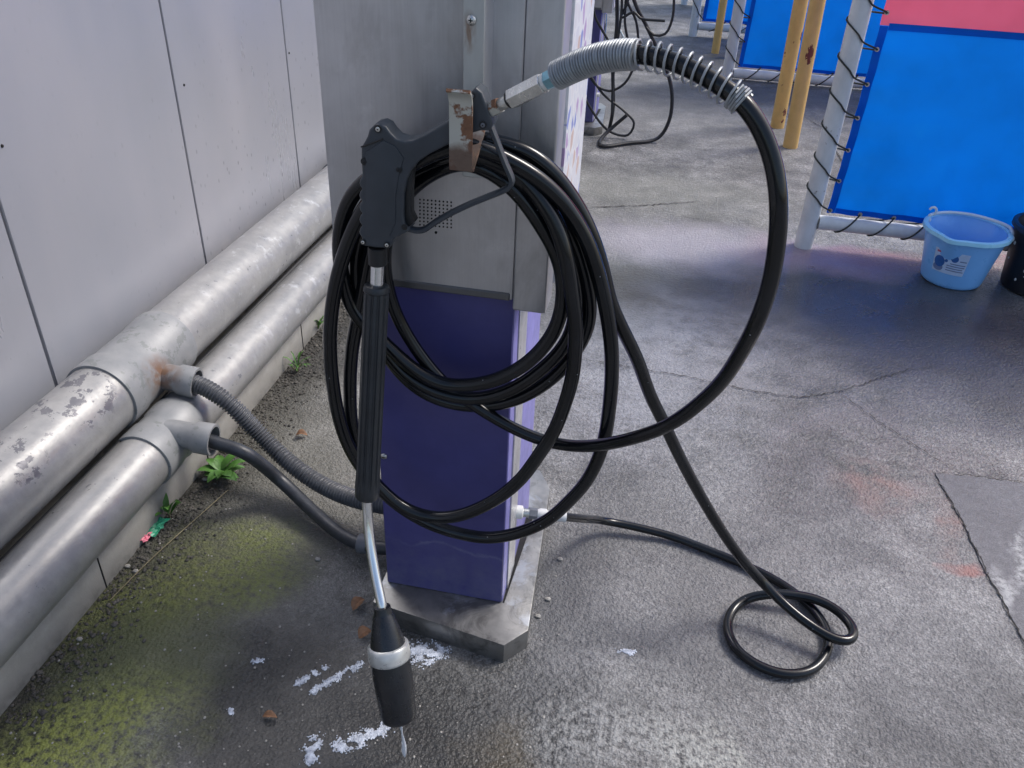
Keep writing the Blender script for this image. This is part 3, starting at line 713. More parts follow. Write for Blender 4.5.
# ---------------------------------------------------------------- the long pressure hose
HR = .0107
items = [
 (556, 76, .945), (580, 64), (606, 56), (637, 53.5, .91), (668, 59), (700, 73), (725, 88), (741, 99, .87), (762, 130), (775, 168), (779, 210, .85), (776, 252), (768, 292), (757, 322, .87), (744, 347), (723, 380), (702, 401, .94), (682, 417), (661, 429), (640, 436, 1.02), (626, 440), (592, 446), (563, 445, 1.09), (538, 439), (511, 427), (480, 409, 1.105), (452, 390), (437, 376), (416, 349), (401, 324), (392, 303), (385, 272, 1.105), (386, 240), (395, 212), (413, 187), (440, 169), (468, 162, 1.075),
 # ring 1
 (501, 178), (522, 198), (542, 227), (557, 254, 1.085), (563, 278), (563, 301), (557, 326), (542, 349), (522, 367), (501, 378), (480, 384, 1.085), (445, 385), (424, 376), (403, 361), (387, 345), (365, 326), (350, 305), (343, 280, 1.085), (339, 247), (342, 220), (351, 196), (372, 176), (400, 160), (438, 150), (468, 151, 1.062),
 # ring 2
 (490, 160), (511, 172), (534, 191), (551, 212), (563, 237), (570, 266, 1.10), (576, 300), (572, 332), (559, 353), (542, 369), (522, 384), (501, 394), (480, 399, 1.10), (466, 399), (445, 395), (424, 387), (403, 373), (387, 355), (370, 330), (360, 300), (356, 268, 1.10), (361, 235), (377, 203), (402, 178), (440, 160), (468, 157, 1.078),
 # ring 3
 (500, 165), (530, 185), (552, 207), (569, 232), (581, 262, 1.113), (590, 307), (587, 330), (580, 344), (563, 368), (542, 386), (522, 397), (500, 404, 1.113), (470, 406), (440, 400), (418, 389), (398, 370), (378, 340), (366, 305, 1.11), (364, 270), (370, 235), (386, 203), (410, 176), (442, 160), (468, 146, 1.085),
 # large loop 1
 (495, 158), (520, 176), (542, 201), (558, 230), (567, 262, 1.065), (573, 303), (576, 326), (575, 351), (572, 380), (563, 409), (555, 430), (540, 453), (522, 478), (501, 496), (480, 508, 1.065), (458, 516), (437, 518), (414, 513), (395, 502), (379, 487), (363, 470), (351, 451), (343, 432), (336, 405), (331, 367), (330, 332, 1.065), (334, 294), (341, 264), (350, 238), (362, 212), (383, 186), (410, 165), (442, 150), (468, 144, 1.056),
 # large loop 2
 (507, 160), (532, 174), (557, 195), (574, 217), (589, 245, 1.09), (600, 280), (607, 313), (611, 342), (612, 372), (610, 401), (607, 426), (603, 445), (595, 466), (584, 485), (567, 503), (551, 518), (532, 528), (511, 535, 1.09), (490, 538), (476, 537), (453, 532), (432, 525), (414, 516), (395, 503), (376, 484), (361, 456), (352, 426), (350, 384, 1.09), (352, 349), (357, 322), (364, 286), (371, 250), (384, 212), (403, 182), (436, 158), (468, 138, 1.09),
 # off the hook, down to the floor
 (503, 144), (528, 152), (549, 168), (567, 190), (582, 214), (594, 241), (603, 270, 1.118), (609, 298), (617, 318), (628, 340), (638, 361), (650, 395), (663, 421), (675, 447), (694, 484, 1.19), (718, 525), (741, 558), (765, 585, 'z', .085), (792, 611, 'z', .055), (816, 629, 'z', .042), (836, 640, 'z', .038), (850, 642, 'z', .036), (855, 632, 'z', .035), (841, 613, 'z', .033), (819, 600, 'z', .034), (796, 595, 'z', .034), (772, 594, 'z', .030), (748, 598, 'z', .016), (733, 609, 'z', .011), (727, 628, 'z', .011), (736, 649, 'z', .011), (755, 664, 'z', .011), (782, 674, 'z', .011), (809, 672, 'z', .011), (824, 658, 'z', .011), (829, 638, 'z', .011), (819, 616, 'z', .011), (799, 596, 'z', .011), (777, 581, 'z', .011), (762, 573, 'z', .011), (738, 562, 'z', .011), (708, 550, 'z', .011), (674, 537, 'z', .013), (640, 528, 'z', .022), (605, 521, 'z', .035)]
items = [(it[0], it[1], it[2] - .05) if len(it) == 3 and 1.0 <= it[2] < 1.15 else it for it in items]
hp = path(items)
hp.append(e_out.lerp(hp[-1], .35)); hp.append(e_out - ax * .01)
hs = smooth_pts(spline(hp, .006), 14)
hose = thing('pressure_hose', 'long black high pressure hose coiled over the hook and looping onto the concrete', 'hose', hs[-1])
B().tube(hs, HR, 20, rf=lambda t: .0096 + .0011 * min(1, max(0, (t - .10) / .08)) - .0019 * max(0, (t - .75) / .25)).build('hose_tube', M['rubber'], hose)
# sleeve (close-wound spring) and open spring on the gun end
arc = [0]
for a, c in zip(hs, hs[1:]): arc.append(arc[-1] + (c - a).length)
def nearest(px, py, lim=160):
    best = min(range(lim), key=lambda i: (lambda s: (s[0] - px) ** 2 + (s[1] - py) ** 2)(proj(hs[i])))
    return best
def proj(p):
    c = ROT.transposed() @ (Vector(p) - CAM)
    return (CX + F * c.x / -c.z, CY - F * c.y / -c.z)
i1 = nearest(637, 53); i2 = nearest(734, 92); i3 = nearest(742, 100)
def dense(i, j, step=.0006):
    return spline(hs[i:j + 1], step)
s1 = dense(0, i1); a1 = [0]
for a, c in zip(s1, s1[1:]): a1.append(a1[-1] + (c - a).length)
n_t = 30; L1 = a1[-1]
B().tube(s1, [.0136 + .0026 * abs(math.sin(math.pi * n_t * s / L1)) for s in a1], 28).build('close_wound_guard', M['spring'], hose, angle=80)
def helix(pts, turns, R, wire, phase=0):
    frs = frames(pts); n = len(frs); out = []
    for k, (p, t, u, v) in enumerate(frs):
        a = 2 * math.pi * turns * k / (n - 1) + phase
        out.append(p + (u * math.cos(a) + v * math.sin(a)) * R)
    return out
s2 = dense(i1, i2, .0008)
B().tube(helix(s2, 10.5, .0145, .0011), .0014, 8).build('open_spring', M['spring'], hose)
s3 = smooth_pts(dense(i2, i2 + 4, .0004), 10); k3 = max(8, int(.012 / ((s3[1] - s3[0]).length)))
B().tube(helix(s3[:k3], 4, .0132, .0013), .0014, 8).build('spring_end', M['spring'], hose)
# swivel fitting chain between gun and hose
fit = thing('swivel_fitting', 'silver hexagonal swivel coupling between the spray gun and spring-guarded hose', 'fitting', PY(525, 92, 1.0))
A = PY(490, 110, .975); Bq = PY(557, 76, .945); d = (Bq - A); L = d.length; d.normalize()
def seg(a, b_, ra, rb, n, name, mat, ang=40):
    s = B().lathe([(a * L, ra * .93), (a * L + .0008, ra), (b_ * L - .0008, rb), (b_ * L, rb * .93)], A, d, n).build(name, M[mat], fit, angle=ang)
seg(0, .16, .0095, .0095, 6, 'rusty_nut', 'rust', 20)
seg(.16, .30, .0075, .0075, 12, 'neck', 'nickel')
seg(.295, .33, .0098, .0098, 24, 'seal_ring', 'gun_dark')
seg(.33, .81, .0120, .0120, 6, 'hex_body', 'steel_bright', 20)
seg(.81, .86, .0100, .0100, 24, 'shoulder', 'white_ring')
seg(.86, 1.03, .0108, .0108, 6, 'end_nut', 'zincblue', 20)
# printed mark on the hose
# ---------------------------------------------------------------- spray gun
GY = .963
gun = thing('spray_gun', 'charcoal trigger spray gun hanging nose-down from the rusty hook with a long lance', 'spray gun', PY(399, 718, .787))
def gpts(px, y=GY): return [PY(x, yy, y) for x, yy in px]
body = [(367, 137), (369, 130), (374, 125), (380, 124), (386, 127), (390, 133), (396, 139), (404, 141.5), (412, 140.5), (424, 135), (438, 127), (452, 119), (466, 108), (471, 92), (476, 88), (482, 93), (487, 108), (493, 124), (490, 131), (480, 131), (470, 134), (458, 140), (444, 147), (430, 154), (418, 162), (411, 170), (406, 181), (403.5, 195), (403, 215), (404, 225), (409, 231), (402, 235), (394, 239), (391.5, 244), (389, 248.5), (375, 248), (361, 245.5)]
left = []
for k in range(5):   # finger scallops on the left edge
    y0 = 238 - k * 12.2
    for j, o in enumerate((0, -2.2, -3.0, -2.2)): left.append((361.8 + o, y0 - j * 3.05))
left += [(362, 176), (361, 160), (361, 148)]
b = B(); b.prism(gpts(body + left), (0, .030, 0), .0035, 3); b.build('gun_body', M['gun'], gun, angle=50)
# raised seam line and side plate for the moulded look
plate = [(366, 152), (384, 140), (396, 146), (404, 158), (399, 176), (396, 196), (396, 222), (390, 236), (366, 236)]
b = B(); b.prism([PY(x, yy, GY + .001) for x, yy in plate], (0, -.0025, 0), .001, 2); b.build('side_plate', M['gun'], gun, angle=50)
# groove on the head
b = B(); b.tube(spline(gpts([(361, 147), (370, 144), (383, 139)], GY - .0006), .004), .0011, 6).build('seam', M['gun_dark'], gun)
# trigger and its guard
tr = [(404, 166), (409, 164), (412.5, 172), (411, 190), (411, 214), (415, 222), (409, 227), (404, 222), (403, 205), (403.5, 185)]
b = B(); b.prism(gpts(tr, GY + .007), (0, .016, 0), .002, 2); b.build('trigger', M['gun_dark'], gun, angle=50)
gp = gpts([(401, 172), (401.5, 200), (402, 219), (406, 226.5), (415, 230), (424, 229.5), (431, 225), (437, 221), (453, 212), (470, 204), (487, 197), (502, 191), (509, 187), (512, 181), (510, 174), (506, 165), (500, 150), (494, 134), (489, 122), (484, 113)], GY + .012)
gs = spline(gp, .003); fr = frames(gs)
b = B(); vs = []; fs = []
for i, (p, t, u, v) in enumerate(fr):
    side = Vector((0, 1, 0)); up = t.cross(side).normalized(); w = .0058; hh = .0036
    if i < 18: hh = .0014; w = .007
    for k in range(8):
        a = 2 * math.pi * (k + .5) / 8
        vs.append(p + side * w * max(-1, min(1, 1.3 * math.cos(a))) + up * hh * max(-1, min(1, 1.3 * math.sin(a))))
    if i:
        o = 8 * i
        for k in range(8): fs.append((o - 8 + k, o - 8 + (k + 1) % 8, o + (k + 1) % 8, o + k))
fs += [tuple(range(8)), tuple(range(8 * len(fr) - 8, 8 * len(fr)))]
b.add(vs, fs); b.build('trigger_guard', M['gun'], gun, angle=50)
for (sx_, sy_, r_, mt) in ((378, 129, .0036, 'screw'), (364.5, 161.5, .0036, 'gun_dark'), (398.5, 169.5, .0036, 'gun_dark'), (472, 96, .003, 'coupling'), (483, 125, .0034, 'coupling'), (363, 242, .003, 'screw'), (387, 245, .0032, 'screw'), (404.5, 227, .003, 'gun_dark')):
    p = PY(sx_, sy_, GY - .0005)
    B().lathe([(0, r_ * 1.35), (.0008, r_ * 1.35), (.0009, r_)], p, (0, -1, 0), 20).build('screw_recess', M['gun_dark'], gun)
    s = B().lathe([(0, r_ * .8), (.0016, r_ * .8), (.0020, r_ * .5), (.0020, .0005)], p, (0, -1, 0), 16).build('screw', M[mt], gun)
    B().lathe([(0.0019, r_ * .28), (.0023, r_ * .25)], p, (0, -1, 0), 6).build('socket', M['hole'], s)
# lance
B().lathe([(0, .0115), (.001, .0125), (.024, .0125), (.025, .0115)], PY(377, 247, 0.978), PY(378, 270, 0.977) - PY(377, 247, 0.978), 4 * 8).build('lance_collar', M['gun_dark'], gun)
a_ = PY(377.5, 262, 0.978); g0 = PY(376.8, 284, .972); g1 = PY(367, 497, .925)
B().tube([a_, g0 + (g0 - a_) * .4], .0092, 24).build('lance_neck', M['chrome'], gun)
dg = (g1 - g0); Lg = dg.length; dg.normalize(); u = Vector((1, 0, 0)); u = (u - dg * u.dot(dg)).normalized(); v = dg.cross(u)
b = B(); rings = []; SG = 96
prof = [(0, .0125, 0), (.002, .0165, 0), (.006, .0182, 0), (.010, .0182, 0), (.012, .0164, .3), (.018, .0175, 1), (.1, .0175, 1), (.3, .0180, 1), (Lg - .035, .0184, 1), (Lg - .022, .0190, .6), (Lg - .016, .0190, 0), (Lg - .003, .0184, 0), (Lg, .0165, 0), (Lg, .004, 0)]
for (dd, r_, k_) in prof:
    rings.append([b.bm.verts.new(g0 + dg * dd + (u * math.cos(2 * math.pi * k / SG) + v * math.sin(2 * math.pi * k / SG)) * (r_ - k_ * .0019 * (1 if math.cos(12 * 2 * math.pi * k / SG) > .2 else 0))) for k in range(SG)])
for a, c in zip(rings, rings[1:]):
    for k in range(SG): b.bm.faces.new((a[k], a[(k + 1) % SG], c[(k + 1) % SG], c[k]))
b.bm.faces.new(rings[0][::-1]); b.build('lance_grip', M['grip'], gun, angle=35)
n0 = PY(382, 606, .850); n1 = PY(399, 718, .787)
lt = spline([g1 - dg * .02, g1, PY(368, 520, .914), PY(371, 548, .896), PY(376, 578, .873), n0, n0 + (n1 - n0) * .1], .006)
B().tube(lt, .0080, 20).build('lance_tube', M['chrome'], gun)
dn = (n1 - n0); Ln = dn.length; dn.normalize()
nz = B().lathe([(0, .0085), (.001, .0130), (.010, .0140), (.014, .0150), (.016, .0165), (Ln * .34, .0285), (Ln * .37, .0300), (Ln * .60, .0315), (Ln * .95, .0292), (Ln * .99, .0275), (Ln, .0250), (Ln, .014), (Ln - .012, .012)], n0, dn, 48).build('nozzle', M['nozzle'], gun)
B().lathe([(Ln * .325, .0275), (Ln * .33, .0305), (Ln * .345, .0328), (Ln * .44, .0336), (Ln * .46, .0325), (Ln * .47, .0300)], n0, dn, 48, (False, False)).build('nozzle_ring', M['ringmetal'], nz)
# dripping water: thin string with a drop
w0 = PY(400, 719, .784); drops = [(w0, .0026), (PY(401, 727, .784), .0024), (PY(402, 733, .784), .0012), (PY(403, 738, .784), .0022), (PY(404, 745, .784), .0040), (PY(404, 750, .784), .0046), (PY(404.5, 755, .784), .0030), (PY(405, 757, .784), .0008)]
B().tube([p for p, r in drops], [r for p, r in drops], 12).build('water_drip', M['water']).name = 'water_drip'
tag(bpy.data.objects['water_drip'], 'clear water dripping from the black spray nozzle', 'water drip')

# ---------------------------------------------------------------- foam on the ground (bubble clusters)
def foam(px_line, w, n, label, seed):
    rnd = random.Random(seed); P = [G(*p) for p in px_line]; b = B()
    L = [0]
    for a, c in zip(P, P[1:]): L.append(L[-1] + (c - a).length)
    for _ in range(n * 3):
        s = rnd.uniform(0, L[-1]); i = max(j for j in range(len(L)) if L[j] <= s and j < len(P) - 1)
        q = P[i].lerp(P[i + 1], (s - L[i]) / max(1e-6, L[i + 1] - L[i]))
        q = q + Vector((rnd.gauss(0, w), rnd.gauss(0, w * .8), 0))
        if mnoise.noise(Vector((q.x * 70 + seed, q.y * 70, 0))) + .25 * mnoise.noise(Vector((q.x * 300, q.y * 300, seed))) < rnd.uniform(-.25, .12): continue
        r = rnd.uniform(.0005, .0015)
        b.ball((q.x, q.y, .0008), r, (1.4, 1.4, .9), 1)
    tag(b.build('foam_patch', M['foam'], angle=180), label, 'foam', 'soap foam on the wet concrete')
foam([(318, 738), (309, 752), (313, 762)], .006, 420, 'small ragged foam patch left of the dripping nozzle, at the bottom', 1)
foam([(337, 747), (355, 742), (372, 734), (388, 728)], .007, 900, 'elongated white foam patch directly left of the dripping water', 2)
foam([(412, 652), (425, 650), (440, 652), (418, 662)], .0095, 1000, 'white foam patch against the steel base, right of the nozzle ring', 3)
foam([(297, 684), (310, 676), (325, 668)], .0035, 260, 'thin streak of foam, upper one of two left of the nozzle ring', 4)
foam([(310, 693), (325, 684), (345, 673), (362, 664)], .004, 380, 'longer thin foam streak just below another, left of the nozzle ring', 5)
foam([(253, 661), (262, 661)], .003, 60, 'tiny foam smear on dark ground left of both streaks', 6)
foam([(231, 709), (232, 714)], .003, 60, 'tiny round foam spot farthest left on the dark damp ground', 7)
foam([(622, 651), (634, 653)], .005, 90, 'lone foam smear on the concrete between steel base and floor loop', 8)

# ---------------------------------------------------------------- gravel, stones, litter, leaves, weeds
b = B(); rnd = random.Random(5)
for _ in range(2600):
    x = -.998 + abs(rnd.gauss(0, .055)); yy = rnd.uniform(.7, 3.2); r = rnd.uniform(.0015, .0045) * (1.5 if rnd.random() < .12 else 1)
    b.ball((x, yy, r * .3), r, (rnd.uniform(.7, 1.3), rnd.uniform(.7, 1.3), rnd.uniform(.5, .9)), 1)
tag(b.build('gravel', M['stone'], loc=(-.95, 1.5, 0), smooth=False), kind='stuff')
b = B()
for _ in range(500):
    q = G(rnd.uniform(-20, 560), rnd.uniform(420, 790)); 
    if q.x < -.99 or (-.46 < q.x < -.12 and q.y > 1.0): continue
    r = rnd.uniform(.0008, .0028); b.ball((q.x, q.y, r * .3), r, (1, rnd.uniform(.7, 1.3), .6), 1)
for (px, py) in ((345, 533), (318, 560), (205, 480), (175, 498), (80, 640), (128, 567), (136, 572), (560, 560), (548, 600), (538, 617)):
    q = G(px, py); b.ball((q.x, q.y, .003), .006, (1.2, .9, .6), 1)
tag(b.build('grit', M['lightstone'], loc=(-.6, 1.1, 0), smooth=False), kind='stuff')

def leaf_mesh(b, p, yaw, L, W, lift, curl, n=8, cup=.2):
    vs = []; fs = []; d = Vector((math.cos(yaw), math.sin(yaw), 0)); s = Vector((-d.y, d.x, 0))
    for i in range(n + 1):
        t = i / n; w = W * math.sin(math.pi * min(1, t ** .8)) ** .8 * .5 + .0004
        z = lift * math.sin(t * math.pi * .5) * L - curl * L * t * t
        c = Vector(p) + d * L * t + Vector((0, 0, z))
        for k in (-1, -.5, 0, .5, 1): vs.append(c + s * w * k + Vector((0, 0, cup * w * abs(k) + .0006 * math.sin(i * 2.3 + k * 3))))
        if i:
            o = 5 * i
            for k in range(4): fs.append((o - 5 + k, o - 4 + k, o + k + 1, o + k))
    b.add(vs, fs)
def dry_leaf(px, py, yaw, L, W, label, z=.004):
    b = B(); q = G(px, py); leaf_mesh(b, (q.x, q.y, z), yaw, L, W, .5, .45, 8, .6)
    o = b.build('fallen_leaf', M['leafdry'], loc=(q.x, q.y, 0)); md = o.modifiers.new('thick', 'SOLIDIFY'); md.thickness = .0007
    tag(o, label, 'leaf', 'dry leaves on the ground')
dry_leaf(353, 612, 1.2, .034, .024, 'tan dry leaf left of the steel lance tube, upper of a pair')
dry_leaf(359, 640, .9, .028, .026, 'reddish brown dry leaf beside the top of the black nozzle, lower of a pair')
dry_leaf(296, 437, .2, .030, .022, 'small tan dry leaf above the corrugated conduit, near the footing')
dry_leaf(263, 718, .1, .026, .014, 'orange brown leaf scrap on dark ground at the bottom left')
def weed(px, py, n, L, W, label, seed, cat='weed', tall=.4, grass=False):
    rnd = random.Random(seed); q = G(px, py)
    t = thing('weed', label, cat, (q.x, q.y, 0), 'weeds along the wall footing')
    b = B()
    for i in range(n):
        a = i * 2.4 + rnd.uniform(-.3, .3); l = L * rnd.uniform(.6, 1.1)
        leaf_mesh(b, (q.x + rnd.uniform(-.006, .006), q.y + rnd.uniform(-.006, .006), .006 + rnd.uniform(0, .014)), a, l, W * rnd.uniform(.7, 1.1), tall * rnd.uniform(.6, 1.6), .25, 8, .25)
    b.build('leaves', M['leafgreen'], t)
    b = B()
    for i in range(max(3, n // 3)):
        a = rnd.uniform(0, 6.28); b.tube([Vector((q.x, q.y, 0)), Vector((q.x + .006 * math.cos(a), q.y + .006 * math.sin(a), .012)), Vector((q.x + .014 * math.cos(a), q.y + .014 * math.sin(a), .02))], .0012, 6)
    b.build('stem', M['stem'], t)
weed(222, 478, 15, .058, .026, 'broad-leaved green weed below the lower pipe socket', 3)
weed(170, 518, 6, .040, .017, 'small upright green weed left of the broad-leaved one', 8, tall=.9)
weed(298, 372, 12, .045, .005, 'sparse grassy weed by the footing, far end of the gravel', 11, tall=.9)
weed(318, 330, 14, .040, .007, 'tiny green sprout at the footing behind the hose coil', 15, tall=.8)
for (px, py, mt, L, W, lab) in ((147, 541, 'pink', .030, .014, 'crumpled pink wrapper scrap by the footing'), (157, 530, 'green', .060, .030, 'crumpled green wrapper scrap beside the pink one')):
    q = G(px, py); b = B(); r_ = random.Random(px)
    nx, ny = 9, 6; vs = []; fs = []
    for i in range(nx):
        for j in range(ny):
            vs.append((q.x + (j / (ny - 1) - .5) * W + r_.uniform(-.002, .002), q.y + (i / (nx - 1) - .5) * L + r_.uniform(-.002, .002), .008 + r_.uniform(0, .008)))
            if i and j: fs.append(((i - 1) * ny + j - 1, (i - 1) * ny + j, i * ny + j, i * ny + j - 1))
    b.add(vs, fs); o = b.build('wrapper_scrap', M[mt], loc=(q.x, q.y, 0), smooth=False); md = o.modifiers.new('t', 'SOLIDIFY'); md.thickness = .0006; tag(o, lab, 'litter')
b = B(); b.tube(spline([G(110, 600, .004), G(150, 560, .006), G(200, 515, .010), G(228, 490, .006)], .02), .0011, 6)
tag(b.build('dry_twig', M['stem']), 'thin dry twig lying along the footing by the wrappers', 'twig')

# ---------------------------------------------------------------- divider frames with laced banners
def frame(x, Y, w, z_bar, z_split, top, pr, br, label, red, lace, detail=True, xw=0):
    t = thing('banner_frame', label, 'banner frame', (x, Y, 0), 'white pipe frames with laced blue banners')
    for xx in (x, x + w):
        B().lathe([(0, pr), (top, pr), (top, pr * .6)], (xx, Y, 0), (0, 0, 1), 24).build('post', M['white_post'], t)
    for zz in (z_bar, top - .04):
        B().lathe([(0, br), (w - 2 * pr, br)], (x + pr, Y, zz), (1, 0, 0), 24, (False, False)).build('crossbar', M['white_post'], t)
    x0, x1 = x + pr + .022, x + w - pr - .022; z0, z1 = z_bar + br + .012, top - .09
    def sheet(za, zb, name, mat, dy=0., xa=None, xb=None):
        xa = x0 if xa is None else xa; xb = x1 if xb is None else xb
        nx, nz = 90, 40; vs = []; fs = []
        for k in (0, 1):
            for i in range(nx + 1):
                for j in range(nz + 1):
                    u_, v_ = i / nx, j / nz; X_ = xa + (xb - xa) * u_; Z_ = za + (zb - za) * v_
                    tz = (Z_ - z0) / (z1 - z0); tx = (X_ - x0) / (x1 - x0)
                    pull = .018 * math.sin(math.pi * max(0, min(1, tz))) * (1 - 2 * tx)
                    bil = .010 * math.sin(3 * math.pi * tx + 1) * math.sin(math.pi * tz) + .006 * math.sin(11 * tz + 7 * tx) * tz + .0045 * math.sin(2 * math.pi * (X_ - x0) / (lace * 1.05)) * math.exp(-tz * 9) + .0045 * math.sin(2 * math.pi * Z_ / lace) * math.exp(-tx * 12)
                    vs.append((X_ + pull, Y + bil + dy + k * .0015, Z_))
            o = k * (nx + 1) * (nz + 1)
            for i in range(nx):
                for j in range(nz):
                    a = o + i * (nz + 1) + j; f = (a, a + 1, a + nz + 2, a + nz + 1); fs.append(f if k == 0 else f[::-1])
        N_ = (nx + 1) * (nz + 1)
        bd = [i * (nz + 1) for i in range(nx + 1)] + [nx * (nz + 1) + j for j in range(1, nz + 1)] + [i * (nz + 1) + nz for i in range(nx - 1, -1, -1)] + [j for j in range(nz - 1, 0, -1)]
        for a, c in zip(bd, bd[1:] + bd[:1]): fs.append((a, c, c + N_, a + N_))
        return B().add(vs, fs).build(name, mat, t, angle=60)
    blue = sheet(z0, z_split, 'banner', M['blue'])
    if red: sheet(z_split + .002, z1, 'upper_banner', M['red'])
    else: sheet(z_split + .002, z1, 'upper_banner', M['blue'])
    for (a, c, d_, e) in ((x0, x0 + .028, z0, z_split), (x1 - .028, x1, z0, z_split)): sheet(d_, e, 'hem', M['bluehem'], -.003, a, c)
    sheet(z0 + .001, z0 + .022, 'hem', M['bluehem'], -.0035, x0 + .03, x1 - .03)
    if red: sheet(z_split - .012, z_split + .010, 'hem', M['bluehem'], -.0037, x0 + .03, x1 - .03)
    # eyelets + lacing
    def edge_x(z, s): 
        tz = (z - z0) / (z1 - z0); p_ = .018 * math.sin(math.pi * max(0, min(1, tz)))
        return x0 + p_ + .010 if s < 0 else x1 - p_ - .010
    zs = []; z = z0 + .012
    while z < z1: zs.append(z); z += lace
    rope = []
    for s, cxp in ((-1, x), (1, x + w)):
        pts = []
        for k, z in enumerate(zs):
            ex = edge_x(z, s)
            if detail: B().lathe([(0, .008), (.003, .008), (.003, .004)], (ex, Y - .002, z), (0, -1, 0), 12).build('eyelet', M['screw'], t)
            pts.append(Vector((ex, Y - .008, z)))
            nz_ = zs[k + 1] if k + 1 < len(zs) else z + lace
            r_ = pr + .004
            for fr_, ph in ((.22, -50), (.40, -80), (.60, -125), (.74, 180), (.85, 120), (.95, 60)):
                a = rad(ph) if s < 0 else rad(180 - ph)
                pts.append(Vector((cxp + r_ * math.cos(a), Y + r_ * math.sin(a), z + (nz_ - z) * fr_)))
        B().tube(spline(pts, .012), .0032 if detail else .004, 6).build('lacing', M['rope'], t)
    xs_ = []; X_ = x0 + .015 + lace * .9
    while X_ < x1 - .05: xs_.append(X_); X_ += lace * 1.05
    pts = []
    for k, X_ in enumerate(xs_):
        if detail: B().lathe([(0, .008), (.003, .008), (.003, .004)], (X_, Y - .005, z0 + .010), (0, -1, 0), 12).build('eyelet', M['screw'], t)
        nx_ = xs_[k + 1] if k + 1 < len(xs_) else X_ + lace; r_ = br + .004
        pts.append(Vector((X_, Y - .010, z0 + .010)))
        for fr_, ph in ((-.12, 60), (-.3, 10), (-.5, -40), (-.6, -90), (-.3, -150), (.2, 150), (.7, 110)):
            a = rad(ph); pts.append(Vector((X_ + (nx_ - X_) * fr_, Y - r_ * math.cos(a), z_bar + r_ * math.sin(a))))
    B().tube(spline(pts, .012), .0032 if detail else .004, 6).build('lacing', M['rope'], t)
    return t
frame(.572, 3.25, 2.1, .105, .822, 1.75, .035, .028, 'nearest white pipe frame with blue banner and pinkish red upper part', True, .118)
frame(.315, 6.1, 2.1, .042, 1.2, 1.9, .038, .031, 'white pipe frame with plain blue banner behind both yellow posts', False, .15, False)
frame(.055, 7.6, 1.55, .08, 1.2, 1.9, .036, .030, 'distant frame with narrow blue banner at top centre', False, .2, False)
frame(-.06, 9.3, 1.5, .13, 1.2, 1.9, .036, .030, 'farthest white frame, its lower corner just showing at the very top', False, .25, False)
def ypost(px, py, label, lean=0., r=.038):
    q = G(px, py); b = B()
    b.lathe([(0, r), (2.2, r), (2.2, r * .5)], (q.x, q.y, 0), (lean, 0, 1), 28)
    tag(b.build('yellow_post', M['yellow_post'], loc=(q.x, q.y, 0)), label, 'post', 'yellow painted steel posts')
ypost(777, 127, 'left one of the two tall yellow posts before the second blue banner', -.018)
ypost(790, 147, 'right yellow post with a long dark red paint chip', -.03)
ypost(715, 53, 'distant yellow post left of the second white frame upright', 0, .03)
ypost(731, 58, 'distant yellow post right of the second white frame upright', 0, .032)

# ---------------------------------------------------------------- buckets
def bucket(cx_, cy_, r0, r1, h, label, mats, spout, handle, name='bucket'):
    t = thing(name, label, 'bucket', (cx_, cy_, 0), 'buckets on the ground by the banner')
    n = 72; b = B(); rings = []
    def rr(k, zt, r):
        a = 2 * math.pi * k / n; extra = 0
        if spout:
            d_ = abs((a - rad(238) + math.pi) % (2 * math.pi) - math.pi)
            extra = .020 * math.exp(-(d_ / .22) ** 2) * max(0, (zt - .55) / .45)
        return (cx_ + (r + extra) * math.cos(a), cy_ + (r + extra) * math.sin(a))
    prof = [(0, .93), (.006, 1.0)] + [(h * i / 12, None) for i in range(1, 13)]
    for z, f in prof:
        r = r0 * f if f else r0 + (r1 - r0) * z / h
        rings.append([b.bm.verts.new((*rr(k, z / h, r), z + .001)) for k in range(n)])
    for z in (h * .99, h * .5, .01):
        r = r0 + (r1 - r0) * z / h - .003
        rings.append([b.bm.verts.new((*rr(k, z / h, r), z)) for k in range(n)])
    for a, c in zip(rings, rings[1:]):
        for k in range(n): b.bm.faces.new((a[k], a[(k + 1) % n], c[(k + 1) % n], c[k]))
    b.bm.faces.new(rings[0][::-1]); b.bm.faces.new(rings[-1])
    body = b.build('bucket_body', mats[0], t)
    rim = [Vector((*rr(k % n, 1, r1 + .004), h)) for k in range(n + 1)]
    b = B(); vs = []; fs = []
    for i, k in enumerate(range(n)):
        for (dr, dz) in ((-.006, .004), (.001, .006), (.010, .003), (.011, -.010), (.006, -.011), (.004, -.001), (-.006, -.001)):
            x_, y_ = rr(k, 1, r1 + dr); vs.append((x_, y_, h + dz))
        o = 7 * i; o2 = 7 * ((i + 1) % n)
        for j in range(7): fs.append((o + j, o + (j + 1) % 7, o2 + (j + 1) % 7, o2 + j))
    b.add(vs, fs).build('rim', mats[1], t, angle=60)
    return t, body
bc = G(950, 276); bt, bb = bucket(bc.x - .008, 3.085, .103, .138, .200, 'sky blue plastic bucket with sticker and white handle, beside the banner frame', (M['bucket'], M['bucket_rim']), True, True)
bx, by = bc.x - .008, 3.085
